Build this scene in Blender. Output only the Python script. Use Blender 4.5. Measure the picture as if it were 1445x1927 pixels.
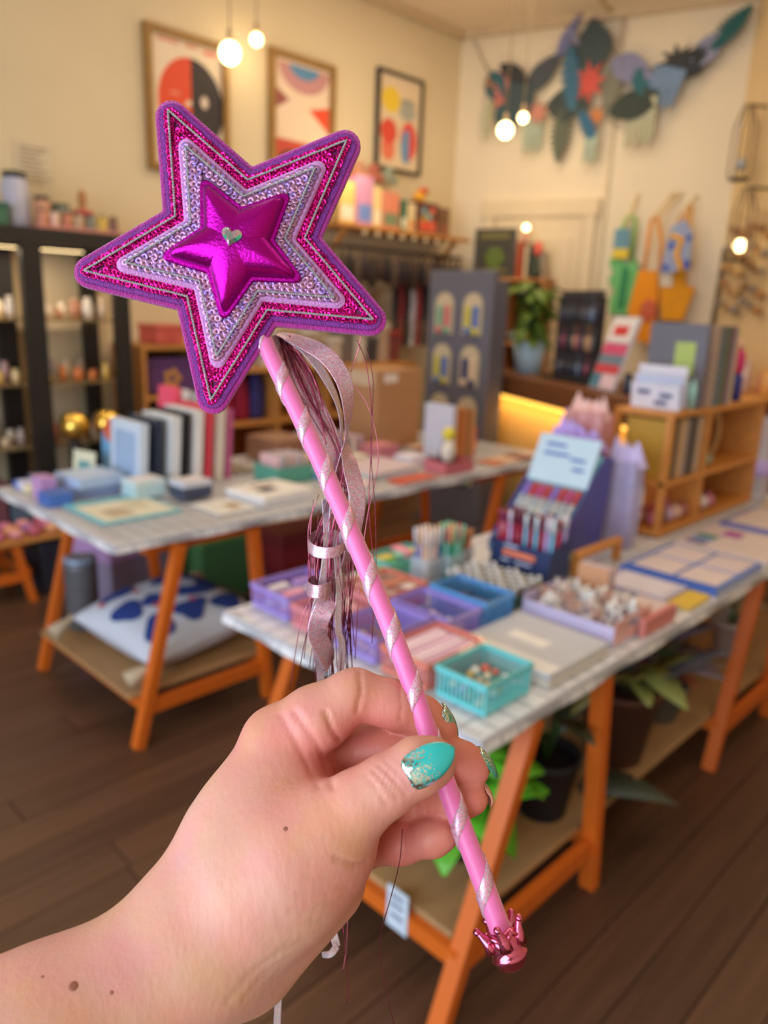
import bpy, bmesh, math, random
import numpy as np
from mathutils import Vector, Matrix
for o in list(bpy.data.objects): bpy.data.objects.remove(o, do_unlink=True)
SC = bpy.context.scene
COL = SC.collection
random.seed(7)
PI = math.pi
# ------------------------------------------------------------------ camera
F = 1447.0; CX, CY = 722.5, 963.5
YAW, PITCH, ROLL, EYE = math.radians(44), math.radians(15), math.radians(2.1), 1.6
fw = Vector((math.cos(YAW)*math.cos(PITCH), math.sin(YAW)*math.cos(PITCH), -math.sin(PITCH)))
r0 = Vector((math.sin(YAW), -math.cos(YAW), 0)); u0 = r0.cross(fw)
RT = r0*math.cos(ROLL)+u0*math.sin(ROLL); UP = -r0*math.sin(ROLL)+u0*math.cos(ROLL)
VIEW = Matrix(((RT.x, UP.x, -fw.x, 0), (RT.y, UP.y, -fw.y, 0), (RT.z, UP.z, -fw.z, EYE), (0, 0, 0, 1)))
cam = bpy.data.cameras.new('camera'); camo = bpy.data.objects.new('camera', cam); COL.objects.link(camo)
camo.matrix_world = VIEW
cam.sensor_fit = 'VERTICAL'; cam.sensor_height = 36; cam.lens = 36*F/1927
cam.clip_start = 0.02; cam.clip_end = 60
cam.dof.use_dof = True; cam.dof.focus_distance = 0.335; cam.dof.aperture_fstop = cam.lens/3.9
SC.camera = camo
# ------------------------------------------------------------------ world, daylight, exposure
w = bpy.data.worlds.new('world'); SC.world = w; w.use_nodes = True
w.node_tree.nodes['Background'].inputs[0].default_value = (0.75, 0.85, 1.0, 1)
w.node_tree.nodes['Background'].inputs[1].default_value = 0.35
vs = SC.view_settings
vs.view_transform = 'Standard'; vs.look = 'None'; vs.exposure = -0.08; vs.gamma = 1.0; vs.use_curve_mapping = False
def area(name, loc, target, sx, sy, power, color):
    l = bpy.data.lights.new(name, 'AREA'); l.shape = 'RECTANGLE'; l.size = sx; l.size_y = sy
    l.energy = power; l.color = color
    o = bpy.data.objects.new(name, l); COL.objects.link(o); o.location = loc
    o.rotation_euler = (Vector(target)-Vector(loc)).to_track_quat('-Z', 'Y').to_euler()
    return o
# daylight through the shop window in the wall behind and left of the camera
area('shop_window_daylight', (-2.35, 0.9, 1.75), (1.0, 0.9, 1.3), 4.2, 2.3, 175, (0.74, 0.86, 1.0))
# warm ceiling lights over the aisle and the back of the shop
area('ceiling_light_back', (4.3, 3.3, 3.93), (4.3, 3.3, 0), 2.2, 1.6, 33, (1.0, 0.84, 0.64))
area('ceiling_light_middle', (1.8, 2.2, 3.93), (1.8, 2.2, 0), 2.4, 1.6, 17, (1.0, 0.86, 0.70))
area('ceiling_light_aisle', (2.6, 0.0, 3.93), (2.6, 0.0, 0), 2.4, 1.2, 18, (1.0, 0.84, 0.64))
# ------------------------------------------------------------------ materials
MATS = {}
def lin(c):
    return tuple(((v/255)/12.92 if v/255 <= 0.04045 else ((v/255+0.055)/1.055)**2.4) for v in c)
def mat(c, rough=0.55, metal=0.0, var=0.06, scale=14.0, bump=0.0, bscale=60.0, stretch=None, emit=0.0, alpha=1.0, trans=0.0, sss=0.0, sheen=0.0, rnd=0.0, coat=0.0):
    key = (c, rough, metal, var, scale, bump, bscale, stretch, emit, alpha, trans, sss, sheen, rnd, coat)
    if key in MATS: return MATS[key]
    m = bpy.data.materials.new('material_%d' % len(MATS)); MATS[key] = m; m.use_nodes = True
    nt = m.node_tree; N = nt.nodes; L = nt.links; b = N['Principled BSDF']
    base = lin(c)
    tc = N.new('ShaderNodeTexCoord'); mp = N.new('ShaderNodeMapping'); L.new(tc.outputs['Object'], mp.inputs[0])
    if stretch: mp.inputs['Scale'].default_value = stretch
    nz = N.new('ShaderNodeTexNoise'); nz.inputs['Scale'].default_value = scale; nz.inputs['Detail'].default_value = 4
    L.new(mp.outputs[0], nz.inputs['Vector'])
    mx = N.new('ShaderNodeMix'); mx.data_type = 'RGBA'
    mx.inputs['A'].default_value = tuple(max(0, v*(1-var*2)) for v in base)+(1,)
    mx.inputs['B'].default_value = tuple(min(1, v*(1+var*2)) for v in base)+(1,)
    L.new(nz.outputs[0], mx.inputs['Factor'])
    out = mx.outputs['Result']
    if rnd:
        oi = N.new('ShaderNodeObjectInfo'); hs = N.new('ShaderNodeHueSaturation')
        mr = N.new('ShaderNodeMapRange'); mr.inputs['To Min'].default_value = 1-rnd; mr.inputs['To Max'].default_value = 1+rnd
        L.new(oi.outputs['Random'], mr.inputs[0]); L.new(mr.outputs[0], hs.inputs['Value']); L.new(out, hs.inputs['Color'])
        out = hs.outputs[0]
    L.new(out, b.inputs['Base Color'])
    b.inputs['Roughness'].default_value = rough; b.inputs['Metallic'].default_value = metal
    b.inputs['Alpha'].default_value = alpha; b.inputs['Transmission Weight'].default_value = trans
    b.inputs['Coat Weight'].default_value = coat
    if sss:
        b.inputs['Subsurface Weight'].default_value = sss; b.inputs['Subsurface Radius'].default_value = (1, .35, .2); b.inputs['Subsurface Scale'].default_value = 0.006
    if sheen: b.inputs['Sheen Weight'].default_value = sheen
    if emit:
        b.inputs['Emission Color'].default_value = base+(1,); b.inputs['Emission Strength'].default_value = emit
    if bump:
        n2 = N.new('ShaderNodeTexNoise'); n2.inputs['Scale'].default_value = bscale; n2.inputs['Detail'].default_value = 3
        L.new(mp.outputs[0], n2.inputs['Vector'])
        bp = N.new('ShaderNodeBump'); bp.inputs['Strength'].default_value = bump; bp.inputs['Distance'].default_value = 0.004
        L.new(n2.outputs[0], bp.inputs['Height']); L.new(bp.outputs[0], b.inputs['Normal'])
    return m
# ------------------------------------------------------------------ object helpers
def tag(o, label, cat, group=None, kind=None):
    if label: o['label'] = label
    if cat: o['category'] = cat
    if group: o['group'] = group
    if kind: o['kind'] = kind
    return o
def link(name, data, parent=None):
    o = bpy.data.objects.new(name, data); COL.objects.link(o)
    if parent is not None: o.parent = parent
    return o
def thing(name, label, cat, loc=(0, 0, 0), rz=0.0, group=None, kind=None):
    o = link(name, None); o.empty_display_size = 0.05
    o.location = loc; o.rotation_euler = (0, 0, math.radians(rz))
    return tag(o, label, cat, group, kind)
def mesh(name, verts, faces, m=None, parent=None, smooth=False):
    me = bpy.data.meshes.new(name); me.from_pydata([tuple(v) for v in verts], [], [tuple(f) for f in faces])
    if smooth: me.polygons.foreach_set('use_smooth', [True]*len(me.polygons))
    me.update()
    if m: me.materials.append(m)
    return link(name, me, parent)
class MB:
    """collects shapes of one part"""
    def __init__(s): s.v = []; s.f = []; s.sm = []
    def add(s, v, f, sm=False):
        n = len(s.v); s.v += [Vector(p) for p in v]; s.f += [[i+n for i in q] for q in f]; s.sm += [sm]*len(f); return s
    def box(s, x0, x1, y0, y1, z0, z1, M=None):
        v = [(x, y, z) for x in (x0, x1) for y in (y0, y1) for z in (z0, z1)]
        if M: v = [M @ Vector(p) for p in v]
        return s.add(v, [(0, 1, 3, 2), (4, 6, 7, 5), (0, 4, 5, 1), (2, 3, 7, 6), (0, 2, 6, 4), (1, 5, 7, 3)])
    def cbox(s, x0, x1, y0, y1, z0, z1, c=0.004, M=None):
        """box with chamfered edges along its outline in plan and on top"""
        c = min(c, (x1-x0)*.45, (y1-y0)*.45, (z1-z0)*.45)
        def ring(z, i): return [(x0+i, y0+c+i*.0, z), (x0+c, y0+i, z), (x1-c, y0+i, z), (x1-i, y0+c, z), (x1-i, y1-c, z), (x1-c, y1-i, z), (x0+c, y1-i, z), (x0+i, y1-c, z)]
        rs = [ring(z0, c*.6), ring(z0+c, 0), ring(z1-c, 0), ring(z1, c*.6)]
        v = [p for r in rs for p in r]; f = []
        for k in range(3):
            for i in range(8):
                j = (i+1) % 8; f.append((k*8+i, k*8+j, k*8+8+j, k*8+8+i))
        f.append(tuple(range(7, -1, -1))); f.append(tuple(range(24, 32)))
        if M: v = [M @ Vector(p) for p in v]
        return s.add(v, f)
    def bar(s, a, b, w, h=None, up=(0, 0, 1)):
        a = Vector(a); b = Vector(b); d = (b-a).normalized(); h = h or w
        x = d.cross(Vector(up))
        if x.length < 1e-4: x = d.cross(Vector((1, 0, 0)))
        x.normalize(); y = x.cross(d)
        v = [p+x*sx*w/2+y*sy*h/2 for p in (a, b) for sx, sy in ((-1, -1), (1, -1), (1, 1), (-1, 1))]
        return s.add(v, [(3, 2, 1, 0), (4, 5, 6, 7), (0, 1, 5, 4), (1, 2, 6, 5), (2, 3, 7, 6), (3, 0, 4, 7)])
    def tube(s, pts, r, n=8, cap=True):
        pts = [Vector(p) for p in pts]; rs = r if isinstance(r, (list, tuple)) else [r]*len(pts)
        rings = []; ref = None
        for i, p in enumerate(pts):
            d = (pts[min(i+1, len(pts)-1)]-pts[max(i-1, 0)]).normalized()
            if ref is None:
                ref = d.cross(Vector((0.3, 0.2, 1))); ref = ref if ref.length > 1e-3 else d.cross(Vector((1, 0, 0)))
            ref = (ref - d*ref.dot(d)).normalized(); y = d.cross(ref)
            rings.append([p+(ref*math.cos(2*PI*k/n)+y*math.sin(2*PI*k/n))*rs[i] for k in range(n)])
        v = [p for q in rings for p in q]; f = []
        for i in range(len(pts)-1):
            for k in range(n):
                j = (k+1) % n; f.append((i*n+k, i*n+j, i*n+n+j, i*n+n+k))
        s.add(v, f, True)
        if cap:
            m_ = len(s.v)-len(v); s.f += [[m_+k for k in range(n-1, -1, -1)], [m_+(len(pts)-1)*n+k for k in range(n)]]; s.sm += [False, False]
        return s
    def lathe(s, prof, n=16, c=(0, 0, 0), M=None):
        v = []; f = []
        for r, z in prof:
            for k in range(n):
                p = Vector((c[0]+r*math.cos(2*PI*k/n), c[1]+r*math.sin(2*PI*k/n), c[2]+z)); v.append(M @ p if M else p)
        for i in range(len(prof)-1):
            for k in range(n):
                j = (k+1) % n; f.append((i*n+k, i*n+j, i*n+n+j, i*n+n+k))
        s.add(v, f, True); b = len(s.v)-len(v)
        s.f += [[b+k for k in range(n-1, -1, -1)], [b+(len(prof)-1)*n+k for k in range(n)]]; s.sm += [False, False]
        return s
    def prism(s, out, z0, z1, M=None):
        n = len(out); v = [(x, y, z0) for x, y in out]+[(x, y, z1) for x, y in out]
        if M: v = [M @ Vector(p) for p in v]
        return s.add(v, [tuple(range(n-1, -1, -1)), tuple(range(n, 2*n))]+[(i, (i+1) % n, n+(i+1) % n, n+i) for i in range(n)])
    def ball(s, c, r, n=10, sc=(1, 1, 1)):
        prof = []; v = []; f = []; m_ = max(4, n//2)
        for i in range(m_+1):
            a = PI*i/m_
            for k in range(n):
                b = 2*PI*k/n; v.append((c[0]+r*sc[0]*math.sin(a)*math.cos(b), c[1]+r*sc[1]*math.sin(a)*math.sin(b), c[2]-r*sc[2]*math.cos(a)))
        for i in range(m_):
            for k in range(n):
                j = (k+1) % n; f.append((i*n+k, i*n+j, i*n+n+j, i*n+n+k))
        return s.add(v, f, True)
    def me(s, name, m):
        d = bpy.data.meshes.new(name); d.from_pydata([tuple(p) for p in s.v], [], s.f)
        d.polygons.foreach_set('use_smooth', s.sm); d.update(); d.validate()
        if m: d.materials.append(m)
        return d
    def build(s, name, m, parent=None): return link(name, s.me(name, m), parent)
def rotz(a): return Matrix.Rotation(math.radians(a), 4, 'Z')
def xf(loc=(0, 0, 0), rz=0, rx=0, ry=0):
    return Matrix.Translation(Vector(loc)) @ rotz(rz) @ Matrix.Rotation(math.radians(ry), 4, 'Y') @ Matrix.Rotation(math.radians(rx), 4, 'X')
def copy_thing(o, loc, rz, label=None):
    c = o.copy(); COL.objects.link(c); c.location = loc; c.rotation_euler = (o.rotation_euler[0], o.rotation_euler[1], math.radians(rz))
    if label: c['label'] = label
    for ch in list(o.children):
        d = ch.copy(); COL.objects.link(d); d.parent = c
        for g in list(ch.children):
            e = g.copy(); COL.objects.link(e); e.parent = d
    return c
# colours shared by many objects
ORANGE = mat((214, 104, 28), .42, var=.10, scale=6, stretch=(1, 1, .25), bump=.15, bscale=30)
CREAM = mat((224, 205, 170), .8, var=.03, scale=2, bump=.25, bscale=40)
PINE = mat((196, 134, 70), .5, var=.16, scale=9, stretch=(.25, 3, 3), bump=.15, bscale=40)
DARKWOOD = mat((112, 66, 34), .5, var=.2, scale=8, stretch=(3, .25, 3))
BLACK = mat((34, 30, 30), .5, var=.15)
WHITE = mat((236, 234, 232), .5, var=.02)
PAPER = mat((240, 236, 226), .75, var=.03)
STEEL = mat((170, 168, 165), .3, metal=.9)
GREY = mat((104, 104, 116), .6, var=.03)
# ================================================================== the room
CEIL = 3.98
def wall(name, a, b, z0=0, z1=CEIL, th=.12, m=CREAM):
    a = Vector((a[0], a[1], 0)); b = Vector((b[0], b[1], 0)); d = (b-a).normalized(); n = Vector((d.y, -d.x, 0))
    q = [a, b, b-n*th, a-n*th]
    mb = MB().prism([(p.x, p.y) for p in q], z0, z1)
    o = mb.build(name, m); o['kind'] = 'structure'; return o
CORNER = (5.96, 5.0)
BD = Vector((math.cos(math.radians(-74)), math.sin(math.radians(-74)), 0))     # direction of the back wall
BN = Vector((BD.y, -BD.x, 0))                                                    # its normal, into the room
def back(s, z, off=0.0): return Vector((CORNER[0], CORNER[1], 0))+BD*s+BN*off+Vector((0, 0, z))
wall('wall_left', (-2.6, 5.0), CORNER)
wall('wall_back', CORNER, (6.63, 2.67), m=mat((238, 222, 194), .8, var=.03, scale=2, bump=.2, bscale=40))
wall('wall_right', (6.63, 2.67), (4.2, -1.56), m=mat((226, 196, 146), .8, var=.04, scale=2, bump=.2, bscale=40))
wall('wall_near', (4.2, -1.56), (-2.6, -1.56))
# shop front with its window opening
o = MB().box(-2.72, -2.6, -1.56, 5.0, 0, .55).box(-2.72, -2.6, -1.56, 5.0, 2.95, CEIL).box(-2.72, -2.6, -1.56, -1.25, .55, 2.95).box(-2.72, -2.6, 3.05, 5.0, .55, 2.95).build('wall_front', CREAM); o['kind'] = 'structure'
fr = MB().box(-2.74, -2.58, -1.25, -1.19, .55, 2.95).box(-2.74, -2.58, 2.99, 3.05, .55, 2.95).box(-2.74, -2.58, -1.19, 2.99, .55, .61).box(-2.74, -2.58, -1.19, 2.99, 2.89, 2.95).box(-2.70, -2.64, .87, .93, .61, 2.89).build('window_1', WHITE); fr['kind'] = 'structure'
o = MB().prism([(-2.75, -1.7), (4.3, -1.7), (6.8, 2.6), (6.05, 5.15), (-2.75, 5.15)], CEIL, CEIL+.12).build('ceiling', mat((240, 222, 196), .85, var=.02, scale=2)); o['kind'] = 'structure'
# ceiling batten and cornices
for nm, a, b in (('trim_1', (2.5, 4.96, CEIL-.03), (5.94, 4.96, CEIL-.03)), ('trim_2', (5.93, 4.98, CEIL-.03), (6.6, 2.68, CEIL-.03)), ('trim_3', (4.2, 3.2, CEIL-.008), (6.3, 3.72, CEIL-.008))):
    o = MB().bar(a, b, .05 if nm != 'trim_3' else .03, .06 if nm != 'trim_3' else .03).build(nm, mat((214, 190, 156), .8)); o['kind'] = 'structure'
# floor boards
fl = link('floor', None); fl['kind'] = 'structure'
FB = mat((94, 64, 45), .42, var=.28, scale=5, stretch=(.35, 5, 5), bump=.25, bscale=26, rnd=.22)
sub = MB().box(-2.6, 6.9, -1.6, 5.0, -.06, -.02).build('sub_floor', BLACK, fl)
PLK = {}
y = -1.56; i = 0
while y < 5.0:
    x = -2.6-random.random()*1.6
    while x < 6.6:
        ln = random.choice((1.8, 2.4, 3.0))
        k = ln
        if k not in PLK: PLK[k] = MB().cbox(0.002, ln-.002, .0015, .1335, -.024, 0, .0016).me('plank', FB)
        p = link('plank', PLK[k], fl); p.location = (x, y, random.uniform(-.0012, 0)); x += ln
    y += .135
# door in the back wall
dr = link('door_1', None); dr['kind'] = 'structure'
dr.matrix_world = Matrix.Translation(back(.86, 0)) @ rotz(-74)
dm = mat((232, 212, 178), .6, var=.03)
MB().box(-.40, .40, -.045, 0, 0, 2.42).build('door_leaf', dm, dr)
for s in (-1, 1):
    MB().box(s*.46-.05, s*.46+.05, -.06, 0, 0, 2.42).build('door_jamb', dm, dr)
MB().box(-.53, .53, -.07, 0, 2.42, 2.56).build('door_head', dm, dr)
for z0, z1 in ((.2, .95), (1.15, 2.25)):
    for s in (-1, 1):
        MB().cbox(s*.19-.13, s*.19+.13, -.058, -.04, z0, z1, .01).build('door_panel', dm, dr)
# conduit beside the door
o = MB().tube([back(1.43, 0, .02), back(1.43, CEIL-.05, .02)], .016, 6).build('trim_4', mat((232, 214, 184), .7)); o['kind'] = 'structure'
# ================================================================== the hand
def K(px, py, d): return Vector(((px-CX)/F*d, -(py-CY)/F*d, -d))        # held-at-arm's-length frame: right, up, towards the viewer
def KN(px, py, d): return np.array(K(px, py, d))
def smin(a, b, k):
    h = np.maximum(k-np.abs(a-b), 0)/k
    return np.minimum(a, b)-h*h*k*.25
class Field:
    def __init__(s, lo, hi, h):
        s.lo = np.array(lo); s.h = h; s.n = np.ceil((np.array(hi)-s.lo)/h).astype(int)+1
        s.ax = [s.lo[i]+h*np.arange(s.n[i]) for i in range(3)]
    def blank(s): return np.full(s.n, .05, np.float32)
    def cone(s, S, a, b, ra, rb, k, flat=None):
        pad = max(ra, rb)*(1.6 if flat else 1)+.018
        lo = np.minimum(a, b)-pad; hi = np.maximum(a, b)+pad
        i0 = np.clip(((lo-s.lo)/s.h).astype(int), 0, s.n); i1 = np.clip(((hi-s.lo)/s.h).astype(int)+1, 0, s.n)
        if np.any(i1 <= i0): return
        X, Y, Z = np.meshgrid(*[s.ax[i][i0[i]:i1[i]] for i in range(3)], indexing='ij', sparse=True)
        ba = b-a; L = max(1e-9, float(ba@ba))
        t = np.clip(((X-a[0])*ba[0]+(Y-a[1])*ba[1]+(Z-a[2])*ba[2])/L, 0, 1)
        dx = X-a[0]-t*ba[0]; dy = Y-a[1]-t*ba[1]; dz = Z-a[2]-t*ba[2]
        q = dx*dx+dy*dy+dz*dz
        if flat:
            nrm, f = flat; q = q+(f*f-1)*(dx*nrm[0]+dy*nrm[1]+dz*nrm[2])**2
        d = np.sqrt(q)-(ra+t*(rb-ra))
        sl = tuple(slice(i0[i], i1[i]) for i in range(3))
        S[sl] = smin(S[sl], d.astype(np.float32), k)
def surface_nets(S, lo, h):
    ins = S < 0
    def c(A, o): return A[o[0]:A.shape[0]-1+o[0], o[1]:A.shape[1]-1+o[1], o[2]:A.shape[2]-1+o[2]]
    offs = [(i, j, k) for i in (0, 1) for j in (0, 1) for k in (0, 1)]
    cnt = sum(c(ins, o).astype(np.int8) for o in offs)
    act = np.argwhere((cnt > 0) & (cnt < 8)); ids = np.full(cnt.shape, -1, np.int64); ids[tuple(act.T)] = np.arange(len(act))
    acc = np.zeros((len(act), 3)); num = np.zeros(len(act))
    for a in offs:
        for ax in range(3):
            if a[ax]: continue
            b = list(a); b[ax] = 1
            sa = S[tuple((act+np.array(a)).T)]; sb = S[tuple((act+np.array(b)).T)]
            m = (sa < 0) != (sb < 0); t = np.where(m, sa/np.where(m, sa-sb, 1), 0)
            p = act+np.array(a, float); p[:, ax] += t
            acc[m] += p[m]; num[m] += 1
    V = lo+h*acc/num[:, None]; Q = []
    for ax in range(3):
        u, v = (ax+1) % 3, (ax+2) % 3
        A = [slice(None)]*3; B = [slice(None)]*3; A[ax] = slice(0, -1); B[ax] = slice(1, None)
        e = np.argwhere(ins[tuple(A)] != ins[tuple(B)])
        e = e[(e[:, u] > 0) & (e[:, v] > 0) & (e[:, u] < S.shape[u]-1) & (e[:, v] < S.shape[v]-1)]
        def g(du, dv):
            q = e.copy(); q[:, u] += du; q[:, v] += dv; return ids[tuple(q.T)]
        f = np.stack([g(-1, -1), g(0, -1), g(0, 0), g(-1, 0)], 1)
        flip = ~ins[tuple(e.T)]; f[flip] = f[flip][:, ::-1]; Q.append(f)
    return V, np.concatenate(Q)
FINGERS = {
 'index':  [(528, 1402, .330, .0172), (592, 1352, .328, .0135), (668, 1305, .329, .0100), (735, 1322, .331, .0092), (795, 1350, .331, .0085), (832, 1374, .330, .0066)],
 'middle': [(575, 1440, .350, .0160), (655, 1412, .345, .0108), (730, 1404, .338, .0096), (815, 1418, .330, .0092), (868, 1436, .3275, .0086), (888, 1446, .327, .0078)],
 'ring':   [(590, 1490, .362, .0150), (690, 1500, .350, .0098), (780, 1512, .335, .0088), (850, 1508, .3265, .0084), (886, 1502, .324, .0074)],
 'little': [(600, 1560, .362, .0150), (680, 1592, .345, .0095), (755, 1586, .330, .0084), (815, 1574, .3225, .0077), (836, 1567, .3205, .0066)],
 'thumb':  [(480, 1672, .298, .0235), (560, 1600, .297, .0195), (612, 1562, .297, .0168), (672, 1515, .2965, .0128), (728, 1478, .296, .0112), (788, 1441, .2965, .0105), (815, 1431, .2985, .0082)],
}
PALM = [((-330, 2150, .250, .036), (60, 1990, .272, .0325)), ((60, 1990, .272, .0325), (370, 1782, .296, .0265)),
        ((60, 2040, .290, .030), (400, 1770, .318, .022)),
        ((370, 1770, .300, .0262), (470, 1560, .318, .0215)), ((470, 1560, .318, .0215), (528, 1402, .330, .0170)),
        ((380, 1750, .315, .024), (575, 1440, .350, .0165)), ((420, 1770, .325, .022), (590, 1490, .362, .0160)), ((450, 1780, .330, .021), (600, 1560, .362, .0165)),
        ((400, 1740, .302, .0265), (540, 1640, .303, .0240)), ((540, 1640, .303, .0240), (618, 1590, .306, .0190)),
        ((470, 1790, .312, .0200), (610, 1660, .322, .0170)), ((450, 1600, .312, .0200), (545, 1478, .326, .0165))]
FD = Field((-.26, -.235, -.395), (.062, -.055, -.215), .00125)
S = FD.blank()
for a, b in PALM: FD.cone(S, KN(*a[:3]), KN(*b[:3]), a[3], b[3], .014)
for nm, pts in FINGERS.items():
    T = FD.blank()
    for a, b in zip(pts, pts[1:]): FD.cone(T, KN(*a[:3]), KN(*b[:3]), a[3], b[3], .0045)
    if nm == 'index':       # soft pads between the joints
        FD.cone(T, KN(608, 1356, .326), KN(650, 1318, .327), .0112, .0100, .005); FD.cone(T, KN(718, 1324, .329), KN(745, 1334, .329), .0092, .0088, .004)
    if nm == 'thumb':
        FD.cone(T, KN(795, 1443, .2995), KN(812, 1436, .3), .0098, .0088, .004)
    if nm == 'middle': FD.cone(T, KN(690, 1415, .338), KN(760, 1418, .333), .0095, .0092, .004)
    S = smin(S, T, .0105 if nm == 'thumb' else .0009 if nm in ('ring', 'little') else .0030 if nm == 'index' else .0014)
V, Q = surface_nets(S, FD.lo, FD.h)
me = bpy.data.meshes.new('hand'); me.from_pydata(V.tolist(), [], Q.tolist()); me.update()
# relax the voxel surface
bm = bmesh.new(); bm.from_mesh(me)
for _ in range(3): bmesh.ops.smooth_vert(bm, verts=bm.verts, factor=.5, use_axis_x=True, use_axis_y=True, use_axis_z=True)
bm.to_mesh(me); bm.free()
co = np.empty(len(me.vertices)*3); me.vertices.foreach_get('co', co); co = co.reshape(-1, 3)
no = np.empty(len(me.vertices)*3); me.vertex_normals.foreach_get('vector', no); no = no.reshape(-1, 3)
PX = CX+F*co[:, 0]/-co[:, 2]; PY = CY-F*co[:, 1]/-co[:, 2]; DD = -co[:, 2]
face = np.clip(-(no*(co/np.linalg.norm(co, axis=1)[:, None])).sum(1), 0, 1)
def seg(poly):
    best = np.full(len(PX), 1e9)
    for (x0, y0), (x1, y1) in zip(poly, poly[1:]):
        dx, dy = x1-x0, y1-y0; t = np.clip(((PX-x0)*dx+(PY-y0)*dy)/(dx*dx+dy*dy), 0, 1)
        best = np.minimum(best, np.hypot(PX-x0-t*dx, PY-y0-t*dy))
    return best
CREASES = [  # polyline in the view, half width, depth of the fold (mm), range of distances it lies in
 ([(676, 1262), (680, 1300), (672, 1340)], 4, 1.1, (.31, .335)), ([(612, 1340), (625, 1375), (640, 1395)], 5, 1.4, (.30, .345)),
 ([(752, 1290), (756, 1330), (752, 1358)], 3, .6, (.31, .335)),
 ([(700, 1448), (722, 1470), (748, 1502)], 4, .8, (.27, .30)), ([(712, 1440), (736, 1462), (762, 1494)], 4, .8, (.27, .30)), ([(688, 1458), (708, 1482), (728, 1515)], 4, .5, (.27, .30)),
 ([(724, 1432), (748, 1454), (772, 1484)], 3, .5, (.27, .30)),
 ([(555, 1340), (590, 1390), (615, 1440), (625, 1482)], 6, .9, (.28, .345)), ([(528, 1345), (552, 1385), (580, 1440), (598, 1480)], 6, .6, (.28, .345)),
 ([(690, 1624), (668, 1628), (630, 1615)], 4, 1.2, (.27, .34)), ([(668, 1640), (620, 1650), (570, 1650)], 4, .4, (.27, .33)), ([(655, 1670), (610, 1680), (560, 1685)], 4, .4, (.27, .33)),
 ([(640, 1700), (590, 1712), (545, 1712)], 4, .35, (.27, .33)), ([(610, 1735), (560, 1745), (520, 1742)], 4, .35, (.27, .33)),
 ([(575, 1772), (530, 1790), (470, 1835), (430, 1885)], 7, .35, (.26, .34)), ([(548, 1800), (500, 1830), (460, 1880)], 6, .25, (.26, .34)),
 ([(782, 1512), (784, 1540)], 3, .5, (.31, .34)), ([(757, 1560), (760, 1612)], 4, .7, (.31, .345)),
]
disp = np.zeros(len(PX))
for poly, wd, dp, (d0, d1) in CREASES:
    g = np.exp(-(seg(poly)/wd)**2)*dp*.001; g[(DD < d0) | (DD > d1)] = 0; disp += g
co = co-no*(disp*np.clip(face*2, 0, 1))[:, None]
# natural redness of knuckles and finger ends
red = np.zeros(len(PX))
for x, y, d, s_, a in ((480, 1360, .32, .022, .55), (668, 1300, .325, .022, .45), (840, 1375, .33, .02, .9), (890, 1450, .325, .022, 1.0), (880, 1505, .322, .025, 1.0), (800, 1580, .322, .04, 1.0),
                       (725, 1410, .335, .03, .5), (800, 1430, .29, .02, .35), (610, 1430, .335, .025, .7), (450, 1690, .27, .05, .2), (100, 1900, .25, .05, .2), (620, 1590, .29, .03, .35)):
    p = KN(x, y, d); red += a*np.exp(-((co-p)**2).sum(1)/(s_*s_))
red = np.clip(red, 0, 1)
ORI = K(560, 1600, .31)
me.vertices.foreach_set('co', (co-np.array(ORI)).ravel())
at = me.attributes.new('redness', 'FLOAT', 'POINT'); at.data.foreach_set('value', red.astype(np.float32))
me.polygons.foreach_set('use_smooth', [True]*len(me.polygons)); me.update()
sk = bpy.data.materials.new('skin'); sk.use_nodes = True; nt = sk.node_tree; N = nt.nodes; L = nt.links; b = N['Principled BSDF']
an = N.new('ShaderNodeAttribute'); an.attribute_name = 'redness'
tc = N.new('ShaderNodeTexCoord'); nz = N.new('ShaderNodeTexNoise'); nz.inputs['Scale'].default_value = 45; nz.inputs['Detail'].default_value = 5; L.new(tc.outputs['Object'], nz.inputs[0])
m1 = N.new('ShaderNodeMix'); m1.data_type = 'RGBA'; m1.inputs['A'].default_value = lin((220, 170, 150))+(1,); m1.inputs['B'].default_value = lin((214, 128, 112))+(1,); L.new(an.outputs['Fac'], m1.inputs['Factor'])
m2 = N.new('ShaderNodeMix'); m2.data_type = 'RGBA'; m2.blend_type = 'SOFT_LIGHT'; m2.inputs['Factor'].default_value = .4; L.new(m1.outputs['Result'], m2.inputs['A']); L.new(nz.outputs['Color'], m2.inputs['B'])
hs = N.new('ShaderNodeHueSaturation'); hs.inputs['Saturation'].default_value = 1.0; L.new(m2.outputs['Result'], hs.inputs['Color']); L.new(hs.outputs[0], b.inputs['Base Color'])
b.inputs['Roughness'].default_value = .46; b.inputs['Subsurface Weight'].default_value = .22; b.inputs['Subsurface Radius'].default_value = (1, .32, .18); b.inputs['Subsurface Scale'].default_value = .006
b.inputs['Specular IOR Level'].default_value = .4
n2 = N.new('ShaderNodeTexNoise'); n2.inputs['Scale'].default_value = 420; n2.inputs['Detail'].default_value = 3
mp = N.new('ShaderNodeMapping'); mp.inputs['Scale'].default_value = (1.0, .45, 1); mp.inputs['Rotation'].default_value = (0, 0, .9); L.new(tc.outputs['Object'], mp.inputs[0]); L.new(mp.outputs[0], n2.inputs[0])
bp = N.new('ShaderNodeBump'); bp.inputs['Strength'].default_value = .22; bp.inputs['Distance'].default_value = .0012; L.new(n2.outputs[0], bp.inputs['Height']); L.new(bp.outputs[0], b.inputs['Normal'])
me.materials.append(sk)
hand = link('hand', me); hand.matrix_world = VIEW @ Matrix.Translation(ORI)
tag(hand, 'bare forearm and hand with turquoise nails pinching the pink wand', 'person')
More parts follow.
